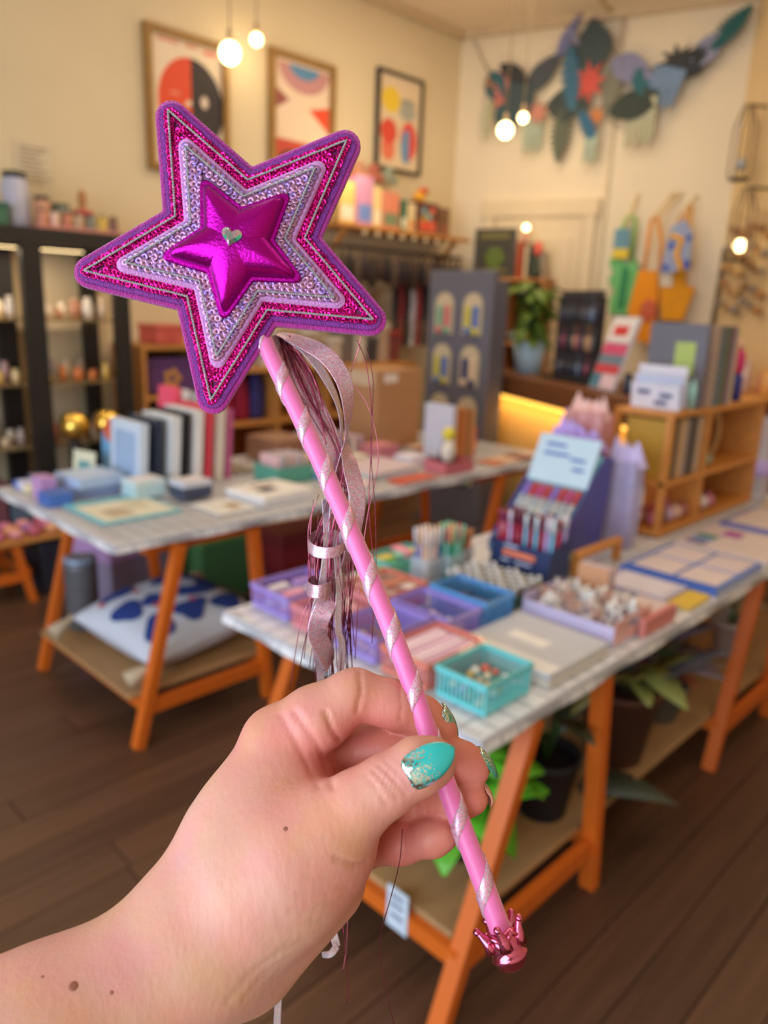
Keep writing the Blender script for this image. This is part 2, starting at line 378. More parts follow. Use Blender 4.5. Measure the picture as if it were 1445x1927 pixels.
# surface probe, so that nails and moles sit on the skin
from mathutils.bvhtree import BVHTree
BV = BVHTree.FromPolygons([Vector(p) for p in co.tolist()], Q.tolist())
def skin_hit(px, py):
    d = K(px, py, 1.0).normalized(); h = BV.ray_cast(Vector((0, 0, 0)), d); return h[0], h[1]
def nail(c, n, ax, ln, wd, m, name='fingernail', curve=.32, tipw=.42):
    """almond nail: a curved plate with thickness, c its centre on the skin, n outward, ax towards the tip"""
    n = n.normalized(); ax = (ax-n*ax.dot(n)).normalized(); sd = ax.cross(n)
    NU, NV = 16, 12; vs_, fs = [], []
    for lay in (0, 1):
        for i in range(NU+1):
            t = i/NU
            hw = wd*.5*(math.sqrt(max(0, 1-((t-.30)/.30)**2))*.35+.65 if t < .30 else (1-((t-.30)/.70)**2.4)**.62)
            if i == NU: hw = wd*.03
            for j in range(NV+1):
                s_ = (j/NV*2-1); x = s_*hw
                z = .0011*lay+.0004-curve*(x*x)/(wd*.5)-.0016*(t-.45)**2*4
                if lay == 1: z -= .0008*(abs(s_)**6)
                vs_.append(c+ax*(t-.5)*ln+sd*x+n*z)
    W = NV+1; B = (NU+1)*W
    for i in range(NU):
        for j in range(NV):
            a = i*W+j; fs += [(a, a+1, a+W+1, a+W), (B+a, B+a+W, B+a+W+1, B+a+1)]
        a = i*W; fs += [(a, a+W, B+a+W, B+a), (a+NV, B+a+NV, B+a+W+NV, a+W+NV)]
    for j in range(NV): fs += [(j, B+j, B+j+1, j+1), (NU*W+j, NU*W+j+1, B+NU*W+j+1, B+NU*W+j)]
    o = mesh(name, [p-ORI for p in vs_], fs, m, hand, True)
    uv = o.data.attributes.new('along', 'FLOAT', 'POINT'); uv.data.foreach_set('value', [((i//W) % (NU+1))/NU for i in range(len(vs_))])
    return o
def nail_material(c, glit):
    m = bpy.data.materials.new('nail_polish'); m.use_nodes = True; nt = m.node_tree; N = nt.nodes; L = nt.links; b = N['Principled BSDF']
    an = N.new('ShaderNodeAttribute'); an.attribute_name = 'along'; tc = N.new('ShaderNodeTexCoord')
    vo = N.new('ShaderNodeTexVoronoi'); vo.inputs['Scale'].default_value = 1900; L.new(tc.outputs['Object'], vo.inputs['Vector'])
    sp = N.new('ShaderNodeSeparateColor'); L.new(vo.outputs['Color'], sp.inputs[0])
    mr = N.new('ShaderNodeMapRange'); mr.inputs['From Min'].default_value = .08; mr.inputs['From Max'].default_value = .62; mr.inputs['To Min'].default_value = glit; mr.inputs['To Max'].default_value = -.05; L.new(an.outputs['Fac'], mr.inputs[0])
    lt = N.new('ShaderNodeMath'); lt.operation = 'LESS_THAN'; L.new(sp.outputs[0], lt.inputs[0]); L.new(mr.outputs[0], lt.inputs[1])
    mx = N.new('ShaderNodeMix'); mx.data_type = 'RGBA'; L.new(lt.outputs[0], mx.inputs['Factor']); mx.inputs['A'].default_value = lin(c)+(1,)
    r2 = N.new('ShaderNodeValToRGB'); r2.color_ramp.elements[0].color = lin((170, 205, 206))+(1,); r2.color_ramp.elements[1].color = lin((246, 244, 236))+(1,); L.new(sp.outputs[1], r2.inputs[0]); L.new(r2.outputs[0], mx.inputs['B'])
    L.new(mx.outputs['Result'], b.inputs['Base Color']); L.new(lt.outputs[0], b.inputs['Metallic'])
    b.inputs['Roughness'].default_value = .16; b.inputs['Coat Weight'].default_value = .8; b.inputs['Coat Roughness'].default_value = .04
    nm = N.new('ShaderNodeBump'); nm.inputs['Strength'].default_value = .5; nm.inputs['Distance'].default_value = .0006; L.new(sp.outputs[2], nm.inputs['Height'])
    mul = N.new('ShaderNodeMath'); mul.operation = 'MULTIPLY'; L.new(lt.outputs[0], mul.inputs[0]); mul.inputs[1].default_value = .6; L.new(mul.outputs[0], nm.inputs['Strength']); L.new(nm.outputs[0], b.inputs['Normal'])
    return m
TEAL_N = nail_material((30, 186, 182), .85); GREEN_N = nail_material((60, 150, 130), .7)
p, n = skin_hit(798, 1442)
o = nail(p+n*.0006+K(813, 1434, .29)-K(800, 1441, .29), (n+Vector((.10, .12, .9))).normalized(), K(852, 1412, .29)-K(768, 1460, .29), .0208, .0140, TEAL_N); o['label'] = 'turquoise almond nail with silver glitter at its base'
o = nail(K(851, 1358, .3315), Vector((.90, .38, .12)), K(862, 1392, .335)-K(826, 1330, .332), .0160, .0120, GREEN_N); o['label'] = 'green glitter nail'
o = nail(K(922, 1435, .3285), Vector((.82, .50, .02)), K(938, 1470, .331)-K(902, 1408, .329), .0150, .0118, GREEN_N); o['label'] = 'green nail seen edge-on'
o = nail(K(916, 1489, .327), Vector((.88, .30, -.2)), Vector((.2, .3, -.9)), .0120, .0095, mat((214, 150, 128), .3, coat=.5)); o['label'] = 'bare nail'
MO = mat((150, 92, 74), .6)
for x, y, r in ((537, 1560, .0010), (138, 1856, .0017), (80, 1838, .0006), (210, 1868, .0007)):
    p, n = skin_hit(x, y)
    if p:
        q = MB().ball((0, 0, 0), r, 10, (1, 1, .12)).build('mole', MO, hand)
        q.matrix_local = Matrix.Translation(p-ORI) @ n.to_track_quat('Z', 'Y').to_matrix().to_4x4()
# ================================================================== the wand
WAND_D = .372
wo = K(447, 470, WAND_D)
wand = link('magic_wand', None); wand.matrix_world = VIEW @ Matrix.Translation(wo); wand.empty_display_size = .05
tag(wand, 'sparkly purple star wand with pink ribbon-wrapped handle held in the hand', 'toy wand')
SS = WAND_D/F                                           # metres per unit of the star's drawing
ROT = math.radians(26.4)
def star(Rt, rn, ft, fn, seg_=7):
    """five-pointed outline with rounded tips and notches"""
    pts = []
    for k in range(10):
        a = ROT+PI/2+k*PI/5; r = Rt if k % 2 == 0 else rn; pts.append((Vector((math.cos(a)*r, math.sin(a)*r)), ft if k % 2 == 0 else fn))
    out = []
    for i, (p, fr_) in enumerate(pts):
        a = (pts[i-1][0]-p).normalized(); b = (pts[(i+1) % 10][0]-p).normalized()
        if fr_ < .1: out.append(p); continue
        half = a.angle(b)/2; t = fr_/math.tan(half); c = p+(a+b).normalized()*(fr_/math.sin(half))
        s0 = p+a*t-c; s1 = p+b*t-c; a0 = math.atan2(s0.y, s0.x); a1 = math.atan2(s1.y, s1.x); da = (a1-a0+PI) % (2*PI)-PI
        out += [c+Vector((math.cos(a0+da*j/seg_), math.sin(a0+da*j/seg_)))*fr_ for j in range(seg_+1)]
    return [p*SS for p in out]
def slab(name, out, z0, z1, m, parent, bev=.0006):
    n = len(out); cen = Vector((0, 0))
    rings = [(1, z0), (1, z1-bev), (1-bev/.03, z1)]
    v = []; f = []
    for s_, z in rings: v += [(p.x*s_, p.y*s_, z) for p in out]
    for r in range(2):
        for i in range(n): f.append((r*n+i, r*n+(i+1) % n, r*n+n+(i+1) % n, r*n+n+i))
    for r, z, fl_ in ((0, z0, True), (2, z1, False)):
        c = len(v); v.append((0, 0, z))
        for i in range(n):
            a, b2 = r*n+i, r*n+(i+1) % n; f.append((c, b2, a) if fl_ else (c, a, b2))
    return mesh(name, v, f, m, parent)
FELT = mat((172, 22, 142), .9, var=.12, scale=300, bump=.6, bscale=900, sheen=.5)
FELT2 = mat((206, 140, 206), .9, var=.06, scale=300, bump=.5, bscale=900, sheen=.3)
THREAD = mat((156, 60, 170), .5, var=.25, scale=700, stretch=(1, 1, 1), bump=.8, bscale=1600)
SILVER = mat((236, 236, 246), .34, metal=.35, var=.3, scale=900, bump=.8, bscale=1800)
outer = slab('felt_star', star(362, 160, 30, 6), -.0030, .0, FELT, wand); outer['label'] = 'purple felt star'
def loop_path(Rt, rn, ft, fn, z): return [Vector((p.x, p.y, z)) for p in star(Rt, rn, ft, fn)]
def rope(name, pts, r, m, parent, flatz=1.0, twist=0, n=8):
    P_ = pts+[pts[0], pts[1]]; mb = MB().tube(P_[:-1], r, n, False)
    if flatz != 1:
        z0 = pts[0].z
        for q in mb.v: q.z = z0+(q.z-z0)*flatz
    return mb.build(name, m, parent)
rope('embroidered_border', loop_path(325, 143.5, 17, 5, .0002), .0016, THREAD, outer, .42)
# satin stitches over the border
st = MB(); path = loop_path(325, 143.5, 17, 5, .0006); tot = []
def walk(path, step):
    res = []; acc = 0; P_ = path+[path[0]]
    for a, b in zip(P_, P_[1:]):
        ln = (b-a).length
        while acc <= ln and ln > 0: res.append((a+(b-a)*(acc/ln), (b-a).normalized())); acc += step
        acc -= ln
    return res
for p, d in walk(path, .00075):
    s_ = Vector((-d.y, d.x, 0)); st.bar(p-s_*.0016-Vector((0, 0, .0002)), p+s_*.0016-Vector((0, 0, .0002)), .0005, .0007)
o = st.build('satin_stitching', THREAD, outer); o['kind'] = 'stuff'
# ------------------------------------------------------------------ sequins
def sequin_mesh(r, m):
    n = 14; v = []; f = []
    for rr, z in ((.15, -.02), (.55, 0.03), (1.0, .05), (1.0, .0), (.55, -.03), (.15, -.08)):
        v += [(r*rr*math.cos(2*PI*k/n), r*rr*math.sin(2*PI*k/n), r*z) for k in range(n)]
    for i in range(6):
        for k in range(n):
            j = (k+1) % n; a = i*n; c = ((i+1) % 6)*n; f.append((a+k, a+j, c+j, c+k))
    d = bpy.data.meshes.new('sequin'); d.from_pydata(v, [], f); d.polygons.foreach_set('use_smooth', [True]*len(f)); d.update(); d.materials.append(m); return d
def sequin_material(c1, c2, c3, rough=.16, metal=.8):
    m = bpy.data.materials.new('sequin_film'); m.use_nodes = True; nt = m.node_tree; N = nt.nodes; L = nt.links; b = N['Principled BSDF']
    oi = N.new('ShaderNodeObjectInfo'); tc = N.new('ShaderNodeTexCoord'); nz = N.new('ShaderNodeTexNoise'); nz.inputs['Scale'].default_value = 160; L.new(tc.outputs['Object'], nz.inputs[0])
    ad = N.new('ShaderNodeMath'); ad.operation = 'ADD'; L.new(oi.outputs['Random'], ad.inputs[0]); L.new(nz.outputs[0], ad.inputs[1])
    fr_ = N.new('ShaderNodeMath'); fr_.operation = 'FRACT'; L.new(ad.outputs[0], fr_.inputs[0])
    r = N.new('ShaderNodeValToRGB'); r.color_ramp.elements[0].color = lin(c1)+(1,); r.color_ramp.elements[1].color = lin(c3)+(1,); e = r.color_ramp.elements.new(.5); e.color = lin(c2)+(1,)
    L.new(fr_.outputs[0], r.inputs[0]); L.new(r.outputs[0], b.inputs['Base Color'])
    b.inputs['Metallic'].default_value = metal; b.inputs['Roughness'].default_value = rough
    return m
SQ1 = sequin_mesh(.00205, sequin_material((176, 128, 190), (190, 134, 160), (150, 124, 206), .36, .6))
slab('sequin_backing', star(311, 137, 10, 4), .0, .0006, mat((110, 8, 84), .5, metal=.3), outer)
mag = sequin_material((190, 12, 120), (214, 20, 130), (150, 16, 150))
sq = MB(); ringv = []
n = 9; rs = random.Random(3)
for Rt, rn, rr in ((301, 133, .00142), (280, 124, .00142), (258, 114, .00142), (240, 107, .0014)):
    for p, d in walk(loop_path(Rt, rn, 6, 2, .0015), .0021):
        M = Matrix.Translation(p+Vector((rs.uniform(-1, 1), rs.uniform(-1, 1), rs.uniform(0, 1)))*.0003) @ Matrix.Rotation(rs.uniform(-.35, .35), 4, 'X') @ Matrix.Rotation(rs.uniform(-.35, .35), 4, 'Y')
        v = []; f = []
        for q, z in ((.3, -.1), (.7, .02), (1, .18), (.98, .02)): v += [M @ Vector((rr*q*math.cos(2*PI*k/n), rr*q*math.sin(2*PI*k/n), rr*z)) for k in range(n)]
        for i in range(3):
            for k in range(n): j = (k+1) % n; f.append((i*n+k, i*n+j, i*n+n+j, i*n+n+k))
        sq.add(v, f, True)
o = sq.build('magenta_sequins', mag, outer); o['kind'] = 'stuff'; o['label'] = 'small magenta sequins'
def stitch(Rt, rn, z, parent, step=.0022):
    mb = MB(); pts = [p for p, d in walk(loop_path(Rt, rn, 0, 0, z), .00045)]
    for ph in (0, PI):
        ln = [p+Vector((0, 0, .00028*math.sin(i*1.1+ph)+.0001*math.sin(i*.2))) for i, p in enumerate(pts)]
        sd = []
        for i, p in enumerate(ln):
            d = (pts[(i+1) % len(pts)]-pts[i-1]); d = d.normalized() if d.length > 0 else Vector((1, 0, 0)); sd.append(p+Vector((-d.y, d.x, 0))*.00030*math.cos(i*1.1+ph))
        mb.tube(sd, .00030, 5, False)
    return mb.build('silver_thread', SILVER, parent)
stitch(288, 129, .0027, outer)
pale = slab('pale_star', star(252, 111, 15, 5), .0, .0034, FELT2, wand, .001); pale['label'] = 'lilac felt star'
slab('sequin_backing', star(226, 100, 8, 4), .0030, .0038, mat((150, 112, 160), .35, metal=.6), pale)
cnt = 0
for Rt, rn, z in ((211, 93, .0043), (184, 81.5, .0045), (158, 71, .0047)):
    for p, d in walk(loop_path(Rt, rn, 1, 1, z), .0031 if Rt > 160 else .0034):
        if cnt >= 300: break
        o = link('sequin', SQ1, pale); cnt += 1
        o.location = p+Vector((rs.uniform(-1, 1), rs.uniform(-1, 1), rs.uniform(0, 1)))*.0003
        ta = math.atan2(d.y, d.x); o.rotation_euler = (rs.uniform(-.12, .12), .16+rs.uniform(-.1, .1), ta)
stitch(207, 93, .0057, pale)
# puffy foil star
foil = bpy.data.materials.new('purple_foil'); foil.use_nodes = True; nt = foil.node_tree; N = nt.nodes; L = nt.links; b = N['Principled BSDF']
b.inputs['Base Color'].default_value = lin((182, 20, 156))+(1,); b.inputs['Metallic'].default_value = 1; b.inputs['Roughness'].default_value = .3
tc = N.new('ShaderNodeTexCoord'); nz = N.new('ShaderNodeTexNoise'); nz.inputs['Scale'].default_value = 700; nz.inputs['Detail'].default_value = 4; L.new(tc.outputs['Object'], nz.inputs[0])
bp = N.new('ShaderNodeBump'); bp.inputs['Strength'].default_value = .35; bp.inputs['Distance'].default_value = .0006; L.new(nz.outputs[0], bp.inputs['Height']); L.new(bp.outputs[0], b.inputs['Normal'])
def puffy(name, out, z0, hgt, m, parent, rings=14):
    n = len(out); v = []; f = []
    for i in range(rings):
        s_ = 1-(i/rings)**1.0; z = z0+hgt*(1-s_**3.4)**.6
        v += [(p.x*s_, p.y*s_, z) for p in out]
    for i in range(rings-1):
        for k in range(n): j = (k+1) % n; f.append((i*n+k, i*n+j, i*n+n+j, i*n+n+k))
    c = len(v); v.append((0, 0, z0+hgt))
    for k in range(n): f.append(((rings-1)*n+k, (rings-1)*n+(k+1) % n, c))
    v += [(p.x, p.y, z0-.002) for p in out]
    for k in range(n): j = (k+1) % n; f.append((c+1+k, c+1+j, j, k))
    return mesh(name, v, f, m, parent, True)
fs = slab('foil_star', star(150, 74, 11, 4), .0044, .0062, foil, wand, .0008); fs['label'] = 'puffy metallic purple star'
puffy('puffed_centre', star(136, 66, 8, 5), .0060, .0085, foil, fs)
# heart gem
hp = []
for k in range(28):
    t = 2*PI*k/28; hp.append(Vector((16*math.sin(t)**3, 13*math.cos(t)-5*math.cos(2*t)-2*math.cos(3*t)-math.cos(4*t)))*(.00030))
v = []; f = []
for s_, z in ((1, 0), (1, .0012), (.62, .0026)): v += [(p.x*s_, p.y*s_, z) for p in hp]
for r in range(2):
    for i in range(28): f.append((r*28+i, r*28+(i+1) % 28, r*28+28+(i+1) % 28, r*28+28+i))
f.append(tuple(range(56, 84))); f.append(tuple(range(27, -1, -1)))
gm = bpy.data.materials.new('crystal'); gm.use_nodes = True; nt = gm.node_tree; N = nt.nodes; L = nt.links; b = N['Principled BSDF']
lw = N.new('ShaderNodeTexCoord'); vo = N.new('ShaderNodeTexVoronoi'); vo.inputs['Scale'].default_value = 330; L.new(lw.outputs['Object'], vo.inputs['Vector'])
rp = N.new('ShaderNodeValToRGB'); rp.color_ramp.elements[0].color = lin((60, 230, 190))+(1,); rp.color_ramp.elements[1].color = lin((255, 236, 220))+(1,); e = rp.color_ramp.elements.new(.45); e.color = lin((230, 190, 210))+(1,)
sp = N.new('ShaderNodeSeparateColor'); L.new(vo.outputs['Color'], sp.inputs[0]); L.new(sp.outputs[0], rp.inputs[0]); L.new(rp.outputs[0], b.inputs['Base Color']); b.inputs['Metallic'].default_value = .75; b.inputs['Roughness'].default_value = .08
g_ = mesh('heart_gem', v, f, gm, fs); g_.location = (0, .0012, .0143); g_.rotation_euler = (0, 0, -.25); g_['label'] = 'iridescent heart-shaped gem'
# ------------------------------------------------------------------ handle
def KW(px, py, d): return K(px, py, d)-wo
ST = [(492, 628, .3765), (509, 669, .374), (573, 803, .363), (638, 949, .3515), (689, 1069, .3425), (729, 1167, .3355), (765, 1262, .329), (801, 1366, .3225), (849, 1503, .3145), (903, 1645, .307), (949, 1769, .301)]
def catmull(pts, n):
    out = []
    P_ = [pts[0]*2-pts[1]]+pts+[pts[-1]*2-pts[-2]]
    for i in range(1, len(P_)-2):
        a, b, c, d = P_[i-1:i+3]
        for k in range(n):
            t = k/n; out.append(.5*((2*b)+(c-a)*t+(2*a-5*b+4*c-d)*t*t+(3*b-a-3*c+d)*t**3))
    return out+[pts[-1]]
sp_ = catmull([KW(*p) for p in ST], 10)
SR = .00425
stick = MB().tube(sp_, SR, 20).build('handle', mat((236, 112, 178), .38, var=.05, scale=200, sheen=.6), wand); stick['label'] = 'handle covered in pink satin'
def organza(c1, c2, metal=.55, rough=.32, alpha=.82):
    m = bpy.data.materials.new('organza'); m.use_nodes = True; nt = m.node_tree; N = nt.nodes; L = nt.links; b = N['Principled BSDF']
    tc = N.new('ShaderNodeTexCoord'); vo = N.new('ShaderNodeTexVoronoi'); vo.inputs['Scale'].default_value = 2200; L.new(tc.outputs['Object'], vo.inputs['Vector'])
    sp = N.new('ShaderNodeSeparateColor'); L.new(vo.outputs['Color'], sp.inputs[0])
    r = N.new('ShaderNodeValToRGB'); r.color_ramp.elements[0].color = lin(c1)+(1,); r.color_ramp.elements[1].color = lin(c2)+(1,); e = r.color_ramp.elements.new(.88); e.color = lin((150, 214, 214))+(1,); e = r.color_ramp.elements.new(.8); e.color = lin(c2)+(1,)
    L.new(sp.outputs[0], r.inputs[0]); L.new(r.outputs[0], b.inputs['Base Color'])
    b.inputs['Metallic'].default_value = metal; b.inputs['Roughness'].default_value = rough; b.inputs['Alpha'].default_value = alpha
    bp = N.new('ShaderNodeBump'); bp.inputs['Strength'].default_value = .9; bp.inputs['Distance'].default_value = .0005; L.new(sp.outputs[1], bp.inputs['Height']); L.new(bp.outputs[0], b.inputs['Normal'])
    return m
ORG = organza((206, 138, 164), (246, 200, 218)); ORGW = organza((206, 170, 190), (236, 214, 226), alpha=1.0)
# ribbon wound round the handle
cum = [0]
for a, b in zip(sp_, sp_[1:]): cum.append(cum[-1]+(b-a).length)
LEN = cum[-1]
def along(s):
    s = min(max(s, 0), LEN-1e-6); i = max(k for k in range(len(cum)) if cum[k] <= s); i = min(i, len(sp_)-2)
    t = (s-cum[i])/(cum[i+1]-cum[i]); return sp_[i].lerp(sp_[i+1], t), (sp_[i+1]-sp_[i]).normalized()
PITCHW = .0265; v = []; f = []; NB = 1
steps = int(LEN/PITCHW*44)
for k in range(steps+1):
    s0 = LEN*k/steps; th = -2*PI*s0/PITCHW+1.9
    for e_, lift in ((-1, .00005), (-.86, .0006), (0, .00045), (.86, .0006), (1, .00005)):
        s = s0+e_*.0036; c, d = along(s); x = d.cross(Vector((0, 0, 1))).normalized(); y = x.cross(d)
        v.append(c+(x*math.cos(th)+y*math.sin(th))*(SR+lift))
    if k:
        for q in range(4): a = (k-1)*5+q; f.append((a, a+1, a+6, a+5))
o = mesh('wound_ribbon', v, f, organza((224, 138, 176), (248, 196, 218), metal=.35, alpha=1.0), stick, True)
# crown tip
cp, cd = along(LEN); cr = MB()
Mx = Matrix.Translation(cp) @ cd.to_track_quat('Z', 'Y').to_matrix().to_4x4()
cr.lathe([(.0046, -.004), (.0062, -.002), (.0066, .003), (.0060, .0035), (.0074, .005), (.0074, .0065), (.0064, .0072), (.0060, .0090), (.0035, .0108), (.001, .0112)], 20, M=Mx)
for k in range(5):
    a = 2*PI*k/5+.35
    p = [Mx @ Vector((math.cos(a+da)*r, math.sin(a+da)*r, z)) for da, r, z in ((0, .0058, .002), (0, .0068, -.002), (.06, .0084, -.0052), (.06, .0092, -.0066))]
    cr.tube(p, [.0030, .0022, .0013, .0012], 8); cr.ball(p[-1], .0016, 8)
    q = [Mx @ Vector((math.cos(a+PI/5+da)*.0066, math.sin(a+PI/5+da)*.0066, z)) for da, z in ((-.5, -.001), (0, -.0035), (.5, -.001))]
    cr.tube(q, .0011, 6)
o = cr.build('crown_tip', mat((222, 112, 150), .14, metal=1.0), wand); o['label'] = 'shiny metallic pink crown on the end of the handle'
# ------------------------------------------------------------------ streamers
def ribbon(pts, wid, m, name='ribbon', tw=None):
    """pts (px,py,d), tw: angle of the ribbon's width at each point, 0 = across the view, 90 = edge-on"""
    P_ = [KW(*p) for p in pts]; tw = tw or [0]*len(P_); NN = 10
    T_ = catmull([Vector((t, 0, 0)) for t in tw], NN); P_ = catmull(P_, NN); v = []; f = []
    for i, p in enumerate(P_):
        d = (P_[min(i+1, len(P_)-1)]-P_[max(i-1, 0)]).normalized(); x = d.cross(Vector((0, 0, 1)))
        x = x.normalized() if x.length > 1e-3 else Vector((1, 0, 0)); y = x.cross(d); a = math.radians(T_[i].x)
        w_ = x*math.cos(a)+y*math.sin(a); nn = d.cross(w_)
        for e_ in (-1, -.9, -.3, .3, .9, 1):
            for side in (0, 1): v.append(p+w_*wid/2*e_+nn*(.00018 if abs(e_) > .85 else .00008)*(1 if side else -1))
        if i:
            a0 = (i-1)*12; b0 = i*12
            for q in range(5):
                f += [(a0+q*2, a0+q*2+2, b0+q*2+2, b0+q*2), (a0+q*2+1, b0+q*2+1, b0+q*2+3, a0+q*2+3)]
            f += [(a0, b0, b0+1, a0+1), (a0+10, a0+11, b0+11, b0+10)]
    return mesh(name, v, f, m, wand, True)
D1 = .381
ribbon([(522, 628, D1), (560, 640, D1), (612, 668, D1-.006), (645, 712, D1-.008), (655, 762, D1-.006), (652, 820, D1), (640, 880, D1+.004), (628, 940, D1+.006)], .0085, ORG, tw=[70, 40, 15, 20, 55, 85, 70, 60])
ribbon([(520, 630, D1), (552, 690, D1+.002), (590, 762, D1+.001), (625, 840, D1), (634, 900, D1+.004), (626, 960, D1+.006)], .0105, ORG, tw=[60, 20, 0, 15, 60, 80])
ribbon([(528, 628, D1), (575, 660, D1), (615, 715, D1), (638, 770, D1+.002), (642, 830, D1+.004), (630, 900, D1+.004), (622, 1000, D1+.004)], .0050, ORGW, tw=[50, 30, 40, 70, 80, 60, 70])
ribbon([(648, 830, D1+.004), (660, 880, D1), (672, 935, D1), (668, 990, D1+.002), (655, 1050, D1+.006), (640, 1085, D1+.012)], .0085, ORG, tw=[75, 30, 15, 35, 60, 80])
ribbon([(640, 1075, D1+.010), (628, 1110, D1+.006), (608, 1150, D1+.002), (597, 1190, D1+.004), (612, 1225, D1+.010), (622, 1252, D1+.016)], .0098, ORG, tw=[60, 10, 0, 20, 30, 60])
# curls
def curl(cx, cy, rx, ry, d, wid, turns=1.1, a0=20):
    pts = []; tw = []
    for k in range(15):
        a = math.radians(a0+k/14*360*turns); pts.append((cx+rx*math.cos(a), cy+ry*math.sin(a)+k*.7, d-.010*math.sin(a))); tw.append(90)
    P_ = catmull([KW(*p) for p in pts], 6); v = []; f = []; up = Vector((.10, 1, 0)).normalized()
    for i, p in enumerate(P_):
        for s_ in (-1, -.9, .9, 1): v.append(p+up*wid/2*s_)
        for s_ in (1, .9, -.9, -1): v.append(p+up*wid/2*s_+Vector((0, 0, -.0002)))
        if i:
            for q in range(8): a_ = (i-1)*8+q; b_ = (i-1)*8+(q+1) % 8; f.append((a_, b_, b_+8, a_+8))
    return mesh('ribbon_curl', v, f, ORG, wand, True)
curl(616, 1018, 36, 20, D1-.002, .0055, 1.15, -30); curl(600, 1100, 22, 12, D1, .0065, 1.2, 10)
# flat narrow cords hanging behind the hand
ribbon([(612, 940, D1+.006), (616, 1020, D1+.002), (606, 1100, D1+.002), (592, 1160, D1+.004), (596, 1230, D1+.012), (604, 1290, D1+.022), (600, 1500, D1+.034), (612, 1700, D1+.030), (628, 1760, D1+.026), (634, 1782, D1+.024)], .0040, ORGW, tw=[40, 20, 30, 20, 10, 20, 30, 20, 15, 40])
ribbon([(634, 1780, D1+.024), (622, 1795, D1+.022), (606, 1797, D1+.022)], .0036, ORGW, tw=[10, 0, 20])
ribbon([(630, 1000, D1+.006), (638, 1100, D1+.004), (636, 1180, D1+.006), (642, 1250, D1+.014), (600, 1500, D1+.036), (540, 1760, D1+.034), (527, 1830, D1+.032), (520, 1960, D1+.030)], .0036, ORGW, tw=[20, 30, 30, 20, 30, 20, 25, 20])
# tinsel strands
TIN = [mat((150, 54, 84), .22, metal=.95, var=.4, scale=260), mat((196, 110, 130), .22, metal=.95, var=.4, scale=200), mat((122, 60, 72), .3, metal=.9, var=.4, scale=300)]
def strand(pts, k=0, r=.00022): return MB().tube(catmull([KW(*p) for p in pts], 6), r, 5).build('tinsel_strand', TIN[k % 3], wand)
rt = random.Random(11)
for k in range(52):
    sx = rt.uniform(520, 545); bx = rt.uniform(586, 664); end = rt.uniform(1180, 1330); dd = D1+rt.uniform(.001, .014); mx_ = rt.uniform(622, 650)
    strand([(sx, 630+rt.uniform(0, 10), D1+.001), (sx+rt.uniform(28, 58), 725, dd-.006), (mx_, 880+rt.uniform(-20, 20), dd), (bx+rt.uniform(-12, 12), 1040, dd), (bx, 1150, dd+.004), (bx+rt.uniform(-14, 14), end, dd+.02)], k)
for pts in ([(672, 640, D1-.004), (690, 690, D1), (700, 800, D1), (694, 950, D1), (704, 1080, D1+.004), (700, 1210, D1+.01)],
            [(690, 655, D1), (702, 720, D1), (698, 850, D1), (706, 960, D1), (708, 1090, D1+.004)],
            [(660, 700, D1), (676, 650, D1-.002), (682, 600, D1-.004), (690, 570, D1-.004)],
            [(590, 940, D1+.006), (584, 1010, D1+.006), (588, 1110, D1+.01), (566, 1170, D1+.01), (545, 1300, D1+.02)],
            [(600, 960, D1), (592, 1060, D1+.006), (598, 1130, D1+.004), (575, 1200, D1+.01), (552, 1330, D1+.03)],
            [(655, 1700, D1+.02), (652, 1780, D1+.02), (645, 1830, D1+.02)], [(645, 1740, D1+.02), (655, 1850, D1+.02), (652, 1890, D1+.02)],
            [(757, 1560, .3115), (752, 1620, .3115), (735, 1690, .314), (716, 1760, .317), (718, 1820, .318), (728, 1870, .318), (742, 1930, .318)],
            [(640, 700, D1), (690, 760, D1-.002), (712, 860, D1), (690, 980, D1), (676, 1100, D1), (668, 1240, D1+.01)],
            [(600, 930, D1+.01), (580, 1000, D1+.01), (584, 1120, D1+.012), (572, 1240, D1+.02)]):
    strand(pts, len(pts)+int(pts[0][0]))
# ================================================================== furniture
def trestle(x, y0, y1, H, label, grp='orange trestles', spread=-.31):
    t = thing('trestle', label, 'trestle', (x, y0, 0), 0, grp)
    w_ = y1-y0
    for yy in (0, w_):
        for xa, xb in ((spread, -.11), (.28, .21)): MB().bar((xa, yy, 0), (xb, yy, H-.005), .036, .044, (0, 1, 0)).build('leg', ORANGE, t)
        MB().bar((spread+(-.11-spread)*.15/H, yy, .15), (.265, yy, .15), .03, .05).build('stretcher', ORANGE, t)
        MB().bar((-.20, yy+(.10 if yy == 0 else -.10), H-.03), (.30, yy+(.10 if yy == 0 else -.10), H-.03), .045, .05).build('top_rail', ORANGE, t)
    for xa in (spread+(-.11-spread)*.16/H, .265): MB().bar((xa, 0, .16), (xa, w_, .16), .035, .045).build('side_stretcher', ORANGE, t)
    return t
def tile_cloth():
    m = bpy.data.materials.new('tile_print_oilcloth'); m.use_nodes = True; nt = m.node_tree; N = nt.nodes; L = nt.links; b = N['Principled BSDF']
    tc = N.new('ShaderNodeTexCoord'); bk = N.new('ShaderNodeTexBrick'); bk.offset = 0; bk.inputs['Scale'].default_value = 1; bk.inputs['Brick Width'].default_value = .066; bk.inputs['Row Height'].default_value = .066; bk.inputs['Mortar Size'].default_value = .006; bk.inputs['Mortar Smooth'].default_value = .4
    bk.inputs['Color1'].default_value = lin((238, 237, 240))+(1,); bk.inputs['Color2'].default_value = lin((230, 230, 235))+(1,); bk.inputs['Mortar'].default_value = lin((184, 184, 192))+(1,)
    L.new(tc.outputs['Object'], bk.inputs['Vector']); L.new(bk.outputs['Color'], b.inputs['Base Color']); b.inputs['Roughness'].default_value = .35
    return m
CLOTH = tile_cloth()
